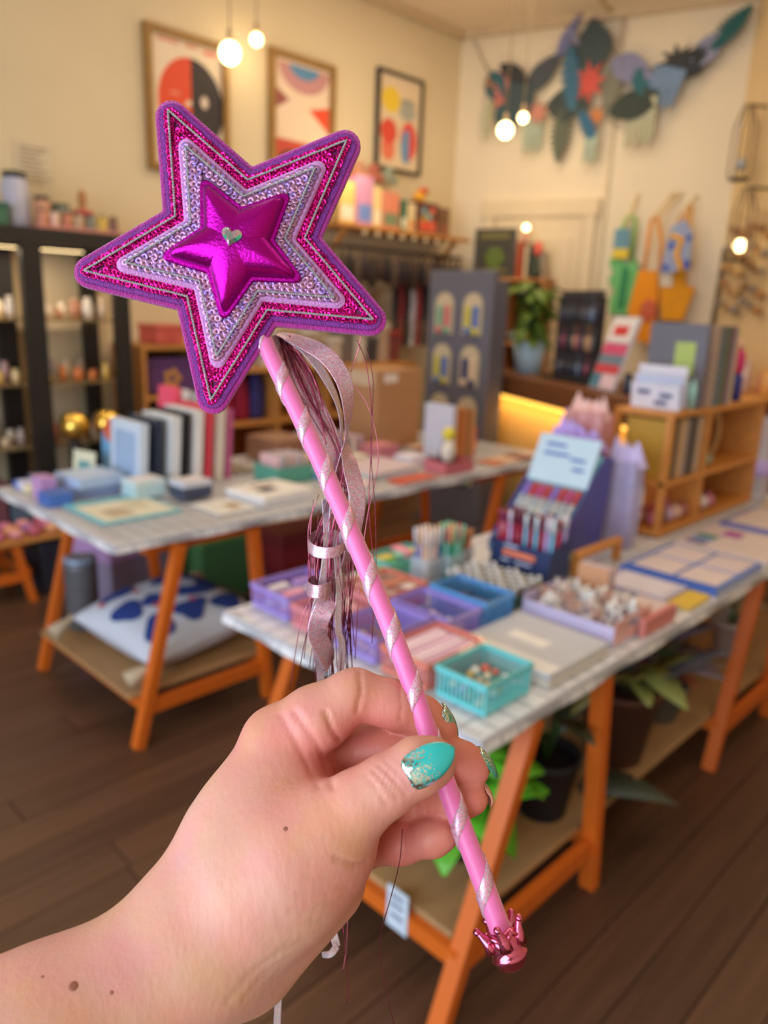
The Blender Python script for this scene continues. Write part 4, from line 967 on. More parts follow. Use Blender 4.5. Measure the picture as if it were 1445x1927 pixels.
rd = random.Random(5); CLIPS = []
for i in range(5):
    for j in range(7):
        ci = rd.randrange(4) if rd.random() < .6 else 0; o = link('hair_clip', cms[ci]); dome = .03*(1-((i-2)/3)**2)*(1-((j-3)/4)**2)
        bx_, by_ = 1.885-.074+i*.037, 1.005-.114+j*.038; bestn = None
        for tr_ in range(14):      # settle each clip where it lies clear of the ones already in the tray
            lift = .014+((i+j) % 2)*.032+dome*.4+tr_*.0012; M = Matrix.Translation((bx_+rd.uniform(-.003, .003), by_+rd.uniform(-.003, .003), T1+lift)) @ Matrix.Rotation(rd.uniform(0, 6.28), 4, 'Z') @ Matrix.Rotation(rd.uniform(-.35, .35), 4, 'X') @ Matrix.Rotation(rd.uniform(-.35, .35), 4, 'Y')
            bv = BVHTree.FromPolygons([M @ v.co for v in o.data.vertices], [list(p.vertices) for p in o.data.polygons])
            n_ = sum(len(bv.overlap(c2)) for c2 in CLIPS)
            if bestn is None or n_ < bestn[0]: bestn = (n_, M, bv)
            if n_ == 0: break
        CLIPS.append(bestn[2]); o.matrix_world = bestn[1]
        tag(o, ('ivory', 'blush', 'icy white', 'tan')[ci]+' claw hair clip heaped in the lilac tray', 'hair clip', 'hair clips in the lilac tray')
for k in range(4):   # backing cards standing at the rear of the bin
    o = MB().cbox(-.004, .004, -.05, .05, 0, .125, .003).build('backing_card', mat(((206, 150, 110), (190, 190, 206), (226, 200, 190), (170, 120, 100))[k], .5)); o.location = (2.005+.012*k, 1.06, T1); o.rotation_euler = (0, .06, .1)
    tag(o, ('tan', 'silver grey', 'blush', 'brown')[k]+' card standing upright behind the hair clip tray', 'card')
# books, boxes and planners lying flat
def book(x0, x1, y0, y1, z, th, c, label, name='book', cat='book', pages=True, rz=0, extras=()):
    t = thing(name, label, cat, ((x0+x1)/2, (y0+y1)/2, z), rz); a, b = (x1-x0)/2, (y1-y0)/2; m = mat(c, .5, var=.04)
    if pages:
        e = min(.003, th*.2)
        MB().cbox(-a, a, -b, b, 0, e, .0008).build('back_cover', m, t); MB().cbox(-a, a, -b, b, th-e, th, .0008).build('front_cover', m, t)
        MB().box(-a+.003, a-.004, -b+.004, b-.004, e, th-e).build('pages', PAPER, t); MB().box(-a, -a+.003, -b, b, e, th-e).build('spine', m, t)
    else: MB().cbox(-a, a, -b, b, 0, th, .0015).build('body', m, t)
    for qi, (u0, u1, v0, v1, c2) in enumerate(extras): MB().box(-a+2*a*u0, -a+2*a*u1, -b+2*b*v0, -b+2*b*v1, th-.0004, th+.0008+.0006*qi).build('printed_panel', mat(c2, .5), t)
    return t
book(1.455, 1.745, .848, 1.135, T1, .016, (206, 196, 186), 'cream hardback at the bottom of the grey stack beside the turquoise basket')
book(1.462, 1.742, .852, 1.132, T1+.0165, .014, (196, 198, 206), 'grey book with white labels on top of the stack beside the turquoise basket', extras=((.0, .2, .02, .98, (236, 234, 232)), (.42, .58, .35, .75, (240, 236, 230))))
book(1.905, 2.10, .835, .852, T1, .05, (214, 132, 126), 'long coral pink box at the table edge beside the hair clip tray', 'gift_box', 'box', False)
book(2.015, 2.185, .86, .99, T1, .012, (226, 206, 206), 'pale pink notepad near the coral pink box', 'notepad', 'notepad')
book(2.20, 2.36, .835, .905, T1, .010, (226, 190, 70), 'yellow slim notebook at the table edge by the planners', 'notebook', 'notebook')
book(2.20, 2.37, .915, 1.14, T1, .014, (206, 200, 222), 'pale lilac writing pad beside the open planner', 'notepad', 'notepad', extras=((.1, .9, .1, .9, (226, 220, 232)),))
book(2.385, 2.80, .83, 1.165, T1, .018, (74, 116, 196), 'blue-edged desk planner with divided pages lying flat', 'planner', 'planner', extras=((.12, .52, .06, .46, (232, 214, 212)), (.12, .52, .50, .94, (232, 214, 212)), (.56, .96, .06, .46, (226, 208, 210)), (.56, .96, .50, .94, (230, 214, 214)), (.0, .08, .02, .98, (60, 104, 206))))
book(2.84, 3.22, .83, 1.17, T1, .016, (226, 208, 204), 'blush desk pad with colour tabs beyond the blue planner', 'planner', 'planner', extras=((.05, .95, .05, .7, (232, 214, 208)), (.1, .2, .72, .95, (70, 60, 130)), (.25, .35, .72, .95, (90, 140, 200)), (.4, .5, .72, .95, (40, 130, 110)), (.6, .8, .55, .75, (176, 70, 160))))
book(3.26, 3.70, .84, 1.17, T1, .018, (106, 116, 190), 'periwinkle bound planner at the far end of the flat stationery', 'planner', 'planner', extras=((.1, .95, .05, .95, (236, 218, 210)),))
book(3.76, 4.05, .84, 1.17, T1, .02, (226, 196, 160), 'sand coloured album beyond the periwinkle planner', 'album', 'book')
o = MB().lathe([(.022, 0), (.026, .004), (.026, .10), (.022, .104)], 14, M=xf((0, 0, .026), ry=90)).build('washi_roll', mat((150, 146, 90), .6, var=.1)); o.location = (2.185, 1.276, T1); o.rotation_euler = (0, 0, .15); tag(o, 'olive green roll lying in front of the wooden crate shelf', 'roll')
# wooden crate shelf on the table
wu = thing('crate_shelf', 'open pine crate shelf standing on the basket table', 'shelf', (2.86, 1.25, T1))
WP = mat((206, 136, 62), .5, var=.14, scale=9, stretch=(.3, 3, 3))
for z in (.004, .205, .475): MB().cbox(0, 1.0, 0, .25, z, z+.022, .003).build('shelf_plank', WP, wu)
for x in (.36, .98): MB().box(x, x+.02, .003, .247, .026, .475).build('upright', WP, wu)
for yy in (.003, .222): MB().box(0, .025, yy, yy+.025, .026, .475).build('corner_post', WP, wu)
MB().box(.37, 1.0, .242, .252, .02, .475).build('back_panel', mat((150, 92, 46), .6, var=.1), wu)
lg = thing('step_ledge', 'low pine ledge beside the crate shelf in front of the pen display', 'shelf', (2.20, 1.215, T1))
MB().cbox(0, .295, 0, .03, .062, .085, .003).build('plank', WP, lg); MB().box(.0, .02, .002, .03, 0, .063).build('foot', WP, lg); MB().box(.275, .295, .002, .03, 0, .063).build('foot', WP, lg)
# upright rolls and albums in the crate
for k, (c, w_) in enumerate((((196, 150, 50), .035), ((60, 56, 66), .03), ((200, 160, 110), .04), ((170, 150, 140), .035), ((60, 60, 70), .04), ((110, 92, 80), .035), ((206, 176, 150), .03))):
    o = MB().cbox(0, w_, 0, .19, 0, .235, .004).build('album', mat(c, .55, var=.06)); o.location = (2.888+sum((.035, .03, .04, .035, .04, .035, .03)[:k])+.008*k, 1.262, T1+.228); o.rotation_euler = (0, 0, 0)
    tag(o, ('mustard', 'charcoal', 'tan', 'taupe', 'black', 'dark brown', 'sand')[k]+' album standing upright in the crate shelf', 'book', 'albums in the crate shelf')
o = MB().tube([(math.cos(a)*.105, 0, math.sin(a)*.105) for a in [2*PI*q/28 for q in range(29)]], .014, 8, False).build('embroidery_hoop', mat((190, 150, 100), .5, var=.1)); o.location = (3.50, 1.36, T1+.228+.119); tag(o, 'round wooden hoop standing in the upper right of the crate shelf', 'hoop')
o = MB().lathe([(.03, 0), (.05, .01), (.055, .04), (.05, .045)], 16).build('dish', mat((150, 166, 150), .4)); o.location = (3.36, 1.33, T1+.228); tag(o, 'small sage dish inside the crate shelf', 'dish')
rd = random.Random(9); cl = [(206, 120, 150), (190, 50, 60), (226, 190, 170), (120, 90, 90), (230, 220, 214), (170, 100, 90), (206, 170, 200)]
for i in range(8):
    for j in range(2):
        o = MB().ball((0, 0, .032), .030, 10, (1, .85, 1)).tube([(0, 0, .058), (.004, 0, .072)], .006, 6).build('wrapped_soap', mat(cl[(i*3+j*2) % 7], .4, var=.1, coat=.2)); o.location = (2.918+i*.064 if i < 5 else 2.97+i*.068, 1.30+j*.075, T1+.0275); o.rotation_euler = (0, 0, rd.uniform(0, 3))
        tag(o, 'small wrapped parcel in the bottom of the crate shelf', 'parcel', 'wrapped parcels in the crate shelf')
# on top of the crate shelf
ZT = T1+.498
def stand_book(loc, w_, d_, h_, c, label, rz=0, lean=0, cat='book', name='book', panel=None):
    t = thing(name, label, cat, loc, rz, None); m = mat(c, .55, var=.04)
    M = Matrix.Rotation(math.radians(lean), 4, 'Y')
    MB().box(0, .003, 0, d_, 0, h_, M).build('front_cover', m, t); MB().box(w_-.003, w_, 0, d_, 0, h_, M).build('back_cover', m, t)
    MB().box(.003, w_-.003, .003, d_-.003, .003, h_-.003, M).build('pages', PAPER, t); MB().box(.0, w_, -.002, .001, 0, h_, M).build('spine', m, t)
    if panel:
        c2, (a, b, e, f_) = panel; MB().box(-.0012, .0004, d_*a, d_*b, h_*e, h_*f_, M).build('printed_panel', mat(c2, .5), t)
    return t
stand_book((3.10, 1.26, ZT), .022, .24, .33, (112, 110, 122), 'large grey sketchbook with a lime label standing on the crate shelf', panel=((176, 196, 106), (.18, .52, .38, .78)))
for k, (c, w_, lab) in enumerate((((190, 160, 140), .03, 'fawn'), ((96, 116, 136), .05, 'slate blue'), ((100, 104, 90), .07, 'moss grey'), ((140, 90, 150), .025, 'plum'), ((206, 190, 160), .035, 'cream'))):
    stand_book((3.19+(0, .036, .092, .168, .198)[k], 1.26, ZT), w_, .235, .325, c, lab+' tall album in the row beside the grey sketchbook')
c_ = thing('card_holder', 'white card rack of printed cards on the crate shelf edge', 'card rack', (2.93, 1.265, ZT), 0)
for k in range(3): MB().box(.0+k*.03, .004+k*.03, .0, .20, 0, .10+k*.03, xf((0, 0, 0), ry=-10)).build('card', mat(((226, 226, 240), (206, 212, 236), (236, 230, 240))[k], .5), c_)
for yy, zz in ((.03, .05), (.12, .06), (.05, .02)): MB().box(-.006, -.0002, yy, yy+.05, zz, zz+.014, xf((0, 0, 0), ry=-10)).build('printed_panel', mat((60, 70, 120), .5), c_)
for k in range(5):
    o = MB().lathe([(.011, 0), (.012, .09), (.006, .10), (.006, .115)], 10).build('glue_tube', mat((170, 226, 222), .3, coat=.4)); o.location = (3.065, 1.275+.028*k, ZT); tag(o, 'pale aqua tube standing behind the white card rack', 'tube', 'aqua tubes on the crate shelf')
fg = thing('doll', 'little figure with a pink top and blue skirt on the crate shelf end', 'doll', (3.58, 1.31, ZT))
MB().lathe([(.035, 0), (.034, .10), (.026, .12)], 12).build('skirt', mat((56, 62, 150), .6), fg); MB().lathe([(.024, .119), (.034, .15), (.03, .20), (.018, .225)], 12).build('top', mat((214, 50, 120), .6), fg); MB().ball((0, 0, .245), .026, 12).build('head', mat((236, 190, 160), .5), fg)
v_ = thing('glass_cylinder', 'tall clear glass cylinder with a lilac ribbon beside the crate shelf', 'vase', (3.932, 1.262, T1))
GLASS = mat((236, 232, 240), .06, alpha=.3, var=.01)
MB().lathe([(.055, 0), (.06, .01), (.06, .40), (.057, .402), (.057, .012), (.01, .008)], 20).build('glass', GLASS, v_); MB().lathe([(.0612, .12), (.0612, .20)], 20).build('ribbon_band', mat((190, 170, 226), .4), v_)
for k in range(3):
    q = thing('candle', ('tall cream', 'stout blush', 'short amber')[k]+' candle in a glass past the crate shelf', 'candle', (3.90+.07*k, 1.42+.09*k, T1)); MB().lathe([(.035, 0), (.037, .008), (.037, .10+.04*(2-k)), (.034, .10+.04*(2-k))], 16).build('glass', GLASS, q); MB().lathe([(.032, .006), (.032, .07+.035*(2-k))], 14).build('wax', mat(((240, 226, 200), (226, 170, 160), (230, 160, 80))[k], .5, sss=.3), q)
# ------------------------------------------------------------------ plants on the board below
def leaf_mesh(L_, W_, m, fold=.25, droop=.3, n=6):
    v = []; f = []
    for i in range(n+1):
        t = i/n; w2 = W_/2*math.sin(PI*min(1, t*.92+.06))**.8; x = L_*t; z = -droop*L_*t*t
        for s, e in ((-1, fold), (0, 0), (1, fold)): v.append((x, s*w2, z+abs(s)*w2*e))
    m_ = len(v); v += [(a, b, c-.0012) for a, b, c in v]
    for i in range(n):
        for k in range(2): a = i*3+k; f += [(a, a+3, a+4, a+1), (m_+a, m_+a+1, m_+a+4, m_+a+3)]
        f += [(i*3, m_+i*3, m_+i*3+3, i*3+3), (i*3+2, i*3+5, m_+i*3+5, m_+i*3+2)]
    f += [(0, 1, m_+1, m_), (1, 2, m_+2, m_+1), (n*3, m_+n*3, m_+n*3+1, n*3+1), (n*3+1, m_+n*3+1, m_+n*3+2, n*3+2)]
    d = bpy.data.meshes.new('leaf'); d.from_pydata(v, [], f); d.polygons.foreach_set('use_smooth', [True]*len(f)); d.update(); d.materials.append(m); return d
def potted(loc, pr, ph, pc, label, leaves, name='potted_plant', seed=0, rim=True):
    t = thing(name, label, 'plant', loc); rd = random.Random(seed)
    prof = [(pr*.72, 0), (pr, ph), (pr*1.06, ph), (pr*1.06, ph+.02), (pr*.95, ph+.02), (pr*.93, ph-.01)] if rim else [(pr*.72, 0), (pr, ph), (pr*.95, ph)]
    MB().lathe(prof, 20).build('pot', mat(pc, .6, var=.08), t); MB().lathe([(pr*.94, ph-.018), (pr*.9, ph-.012)], 16).build('soil', mat((46, 32, 26), .9), t)
    for (n, L_, W_, c, el0, el1, h0, h1) in leaves:
        m = leaf_mesh(L_, W_, mat(c, .4, var=.15, scale=20))
        for k in range(n):
            a = rd.uniform(0, 2*PI); el = rd.uniform(el0, el1); hh = ph+rd.uniform(h0, h1)
            if loc[2] < .5: el = min(el, 1.0); hh = min(hh, max(ph*.98, .66-loc[2]-L_*1.15*math.sin(max(el, 0))))
            rr = pr*rd.uniform(.1, .7)
            MB().tube([(0, 0, ph-.015), (math.cos(a)*rr*.6, math.sin(a)*rr*.6, hh*.8+.2*ph), (math.cos(a)*rr, math.sin(a)*rr, hh)], .0028, 5).build('stem', mat((70, 110, 50), .5), t)
            o = link('leaf', m, t); o.location = (math.cos(a)*rr, math.sin(a)*rr, hh); o.rotation_euler = (rd.uniform(-.3, .3), -el, a); s = rd.uniform(.8, 1.15); o.scale = (s, s, s)
    return t
ZB = .2025
potted((1.42, 1.06, ZB), .075, .12, (60, 60, 62), 'bushy plant with bright green leaves at the near trestle', [(46, .17, .10, (96, 180, 40), -.5, .9, .0, .22)], seed=1)
potted((1.74, 1.00, ZB), .095, .17, (30, 30, 36), 'black plastic pot with dark sparse stems beside the trestle leg', [(5, .20, .07, (60, 70, 46), .2, 1.0, .05, .2), (3, .16, .05, (150, 140, 80), .4, 1.2, .1, .25)], seed=2)
potted((2.16, 1.00, ZB), .125, .24, (92, 56, 38), 'large brown pot with a tall strap-leaved plant', [(7, .30, .055, (84, 84, 96), .5, 1.2, .0, .06), (6, .2, .08, (140, 146, 80), .0, .9, .03, .12)], seed=3)
potted((2.52, 1.02, ZB), .095, .12, (104, 104, 94), 'squat grey-green pot with mauve leaves', [(13, .14, .09, (120, 108, 124), .0, 1.0, .03, .2), (7, .12, .05, (150, 80, 60), .3, 1.1, .05, .15)], seed=4)
potted((1.98, 1.40, ZB), .10, .20, (36, 34, 34), 'dark pot with blackish green foliage at the back of the board', [(22, .20, .09, (40, 62, 44), .0, 1.2, .05, .26)], seed=5)
potted((2.92, 1.20, ZB), .11, .16, (120, 96, 70), 'tan pot with silver grey leaves far along the board', [(10, .16, .09, (150, 150, 160), .0, 1.0, .03, .16)], seed=6)
potted((3.25, 1.05, ZB), .08, .14, (196, 180, 176), 'white pot with small variegated leaves far along the board', [(10, .10, .06, (200, 196, 180), .0, 1.1, .03, .12)], seed=7)
bl = leaf_mesh(.30, .15, mat((76, 90, 84), .5, var=.1), .15, .55); o = link('broad_leaf', bl); o.location = (1.895, .962, .208); o.rotation_euler = (0, -.27, -.63); tag(o, 'big dull grey-green leaf hanging over the board edge', 'leaf')
bk_ = thing('wicker_basket', 'round yellowish wicker basket with hoop handle behind the plants', 'basket', (2.64, 1.44, ZB)); WK = mat((170, 146, 80), .6, var=.2, scale=60)
for k in range(7): MB().tube([((.10+.006*k)*math.cos(2*PI*q/20), (.10+.006*k)*math.sin(2*PI*q/20), .012+.026*k) for q in range(21)], .012, 6, False).build('wicker_ring', WK, bk_)
MB().lathe([(.09, 0), (.09, .006)], 16).build('base', WK, bk_); MB().tube([(.136*math.cos(a), 0, .17+.20*math.sin(a)) for a in [PI*q/14 for q in range(15)]], .013, 8).build('handle', WK, bk_)
tg = thing('price_tag', 'white price tag hanging over the board end below the bright green plant', 'tag', (1.1665, 1.03, ZB)); MB().box(-.004, 0, -.034, .034, -.085, .03, xf((0, 0, .01))).build('card', mat((206, 220, 236), .5), tg)
for zz in (.005, -.02, -.05): MB().box(-.0055, -.0038, -.02, .02, zz, zz+.008, xf((0, 0, .01))).build('lettering', mat((110, 120, 140), .5), tg)
# ================================================================== goods on the book table
T2 = .8015
BK = [((1.545, 2.93), .035, .26, .290, (206, 218, 236), 'pale blue hardback facing the daylight, first of the upright row', ((160, 186, 220), (.15, .85, .15, .85))),
      ((1.630, 2.95), .030, .24, .300, (40, 52, 76), 'navy hardback with a pale ring standing in the upright row', ((120, 130, 150), (.3, .7, .3, .65))),
      ((1.690, 2.93), .045, .25, .310, (222, 226, 232), 'white hardback beside the navy one in the upright row', None),
      ((1.760, 2.93), .018, .25, .320, (30, 32, 40), 'thin black hardback in the upright row', None),
      ((1.800, 2.92), .040, .26, .330, (232, 226, 224), 'cream hardback beside the thin black one in the upright row', None),
      ((1.870, 2.93), .025, .26, .345, (226, 70, 90), 'coral red hardback in the upright row', None),
      ((1.920, 2.93), .040, .25, .335, (220, 206, 190), 'sand hardback beside the coral one in the upright row', None),
      ((1.985, 2.95), .030, .25, .320, (196, 96, 150), 'magenta hardback with white back edge, last of the upright row', None)]
for (x, y), w_, d_, h_, c, lab, pn in BK: stand_book((x, y, T2), w_, d_, h_, c, lab, 0, 4, panel=pn)
o = MB().box(0, .12, 0, .20, 0, .012).build('bookend_foot', STEEL); o.location = (2.06, 2.97, T2); tag(o, 'flat steel bookend foot at the end of the upright row', 'bookend')
for k, (c, lab) in enumerate((((250, 90, 120), 'hot pink'), ((236, 236, 240), 'white'), ((200, 204, 214), 'pale grey'))):
    stand_book((1.86+.05*k, 3.215, T2), .03, .14, .40-.015*k, c, lab+' magazine standing behind the coral hardback', 0, 5, 'magazine', 'magazine')
book(1.205, 1.525, 2.56, 2.90, T2, .008, (120, 190, 200), 'turquoise-edged picture calendar lying at the table corner', 'calendar', 'calendar', False, 0, ((.05, .95, .05, .80, (226, 220, 196)), (.2, .5, .15, .5, (190, 170, 140)), (.55, .8, .35, .7, (206, 196, 160))))
for k, (x, y) in enumerate(((1.46, 2.80), (1.60, 2.67))):
    for j in range(3):
        book(x, x+.135, y, y+.115, T2+.0098+j*.0235, .023, ((186, 214, 220), (60, 66, 90))[k] if j < 2 else ((206, 222, 226), (196, 200, 214))[k], ('pale aqua', 'navy and white')[k]+' small boxed set, '+('lowest', 'middle', 'topmost')[j]+' of its stack by the calendar', 'boxed_set', 'box', False, 0, ((.1, .9, .15, .85, (236, 226, 226)),) if j == 2 else ())
for j in range(4):
    book(1.80, 2.08, 2.42+.004*j, 2.66+.004*j, T2+j*.0095, .009, ((226, 222, 222), (206, 200, 206), (236, 232, 230), (240, 236, 232))[j], ('lowest', 'second', 'third', 'topmost')[j]+' white magazine in the stack near the green card box', 'magazine', 'magazine', False, 2*j, ((.25, .55, .3, .6, (70, 50, 70)), (.3, .8, .72, .8, (150, 90, 90))) if j == 3 else ())
book(1.60, 1.78, 2.42, 2.62, T2, .006, (230, 226, 220), 'single white print lying between the magazines and the boxed sets', 'print', 'print', False, 0, ((.5, .8, .2, .6, (170, 140, 100)),))
gb = thing('card_box', 'green open box of greeting cards on the book table', 'box', (2.192, 2.778, T2)); GM = mat((84, 158, 140), .5)
MB().box(-.10, .10, -.09, .09, 0, .004).build('base', GM, gb)
for s in (-1, 1): MB().box(-.10, .10, s*.089-.002, s*.089+.002, .004, .075).build('wall', GM, gb); MB().box(s*.099-.002, s*.099+.002, -.087, .087, .004, .075).build('wall', GM, gb)
for k in range(8):
    o = MB().box(-.0015, .0015, -.07, .07, 0, .12).build('greeting_card', mat(((236, 190, 190), (226, 226, 236), (206, 176, 160), (236, 226, 216))[k % 4], .5)); o.location = (2.122+k*.0205, 2.778, T2+.0045); o.rotation_euler = (0, -.10+.02*k, .04*(k % 3))
    tag(o, 'pale greeting card standing in the green open box', 'card', 'cards in the green box')
for j in range(2): book(1.265+.03*j, 1.475+.02*j, 2.965, 3.165, T2+j*.042, .041, ((120, 136, 176), (180, 200, 232))[j], ('slate blue gift box under', 'light blue gift box on top of')[j]+' its twin by the upright row', 'gift_box', 'box', False, 4*j, ((.1, .9, .1, .9, (196, 214, 240)),) if j else ())
book(1.155, 1.252, 2.91, 3.01, T2, .05, (70, 110, 190), 'mid blue cube box at the cloth edge by the slate gift boxes', 'gift_box', 'box', False)
book(1.18, 1.24, 3.03, 3.12, T2, .09, (196, 150, 206), 'lilac upright packet at the cloth edge', 'packet', 'packet', False)
rd = random.Random(31)
for i in range(4):
    for j in range(3):
        c = [(236, 226, 190), (240, 170, 190), (120, 190, 180), (90, 110, 200), (240, 190, 100), (206, 206, 230), (90, 90, 110)][(i*3+j*5) % 7]
        o = MB().cbox(-.027, .027, -.022, .022, 0, rd.uniform(.025, .06), .004).build('sticky_note_block', mat(c, .5, var=.05)); o.location = (1.21+i*.062, 3.215+j*.0505, T2); o.rotation_euler = (0, 0, rd.uniform(-.08, .08)); tag(o, 'small coloured paper block at the wall-side corner of the book table', 'paper block', 'paper blocks on the book table')
o = thing('postcard_stand', 'cream card with a teal picture leaning up at the back of the book table', 'card', (1.47, 3.29, T2)); MB().box(-.004, 0, -.07, .07, 0, .13, xf(ry=8)).build('card', mat((230, 228, 200), .5), o); MB().box(-.0055, -.003, -.04, .035, .045, .085, xf(ry=8)).build('printed_panel', mat((90, 160, 170), .5), o); o.rotation_euler = (0, 0, .25)
o = thing('postcard_stand', 'blue card with an orange disc beside the pale blue hardback', 'card', (1.60, 3.27, T2)); MB().box(-.004, 0, -.075, .075, 0, .20, xf(ry=4)).build('card', mat((110, 170, 220), .5), o)
MB().lathe([(.055, -.006), (.055, -.003)], 20, M=xf((0, -.01, .215), ry=90)).build('printed_disc', mat((216, 92, 50), .5), o); o.rotation_euler = (0, 0, .2)
# far half of the book table
for j in range(5): book(2.445+.012*j, 2.80+.012*j, 2.50, 2.78, T2+j*.007, .0065, ((200, 190, 200), (226, 216, 222), (150, 190, 190), (226, 200, 206), (214, 196, 206))[j], ('lowest', 'second', 'middle', 'fourth', 'topmost')[j]+' blush magazine in the stack by the pink wall box', 'magazine', 'magazine', False, j)
book(2.55, 2.80, 2.345, 2.45, T2, .012, (206, 86, 60), 'red-orange slim book at the cloth edge of the book table')
pb = thing('leaflet_box', 'dusty pink open box holding a figurine at the edge of the book table', 'box', (2.99, 2.44, T2)); PM = mat((200, 110, 120), .5)
for s in (-1, 1): MB().box(-.11, .11, s*.07-.002, s*.07+.002, .0, .06).build('wall', PM, pb); MB().box(s*.11-.002, s*.11+.002, -.068, .068, 0, .06).build('wall', PM, pb)
MB().box(-.108, .108, -.068, .068, 0, .004).build('base', PM, pb)
fgn = thing('figurine', 'cream figurine with a dark cloak and yellow bloom in the dusty pink box', 'figurine', (2.97, 2.436, T2+.0045)); MB().lathe([(.05, 0), (.045, .08), (.03, .14), (.02, .15)], 14).build('cloak', mat((54, 44, 66), .6), fgn); MB().ball((-.02, -.02, .10), .045, 12, (1, .8, 1.3)).build('body', mat((230, 220, 206), .5), fgn); MB().ball((.0, .0, .185), .035, 12).build('bloom', mat((226, 206, 60), .5), fgn)
for k, (c, w_) in enumerate((((206, 206, 222), .03), ((196, 130, 60), .035), ((176, 60, 40), .02), ((206, 150, 90), .03), ((140, 76, 50), .03), ((220, 170, 110), .025), ((214, 110, 100), .02))):
    stand_book((3.22+(0, .034, .073, .097, .131, .165, .194)[k], 2.62, T2), w_, .20, (.29, .28, .27, .275, .265, .26, .16)[k], c, ('pale grey', 'amber', 'brick red', 'tan', 'chestnut', 'sand', 'salmon')[k]+' spine in the brown row before the grey card stand', 0, 0)
for k in range(11):
    c = [(206, 130, 90), (226, 190, 160), (150, 90, 80), (230, 206, 190), (190, 80, 70), (120, 110, 130), (236, 170, 120)][k % 7]
    book(3.28+.125*(k % 4), 3.39+.125*(k % 4), 2.36 if k < 4 else 2.845+.092*(k//4-1), 2.50 if k < 4 else 2.925+.092*(k//4-1), T2+.0005, .006+.004*(k % 3), c, ('rust', 'peach', 'maroon', 'ivory', 'red', 'slate', 'apricot')[k % 7]+(' postcard pack before the brown row at the far end of the book table' if k < 4 else ' postcard pack behind the brown row at the far end of the book table'), 'postcard_pack', 'postcards', False, ((k*37) % 15-7)*.5)
cbx = thing('cardboard_box', 'plain brown cardboard box standing on the book table before the cube shelf', 'box', (3.06, 3.04, T2)); CBD = mat((176, 130, 90), .8, var=.06)
MB().cbox(0, .36, 0, .26, 0, .45, .004).build('carton', CBD, cbx); MB().box(-.0015, .0, .03, .23, .36, .44).build('tape', mat((206, 180, 150), .4), cbx); MB().box(.05, .16, -.0015, .0005, .38, .43).build('label_sticker', mat((226, 214, 206), .5), cbx)
book(2.62, 2.95, 3.02, 3.30, T2, .10, (196, 170, 190), 'mauve lidded box beside the brown cardboard box', 'gift_box', 'box', False)
book(2.36, 2.58, 3.05, 3.30, T2, .12, (150, 110, 90), 'brown lidded box behind the green card box', 'gift_box', 'box', False)
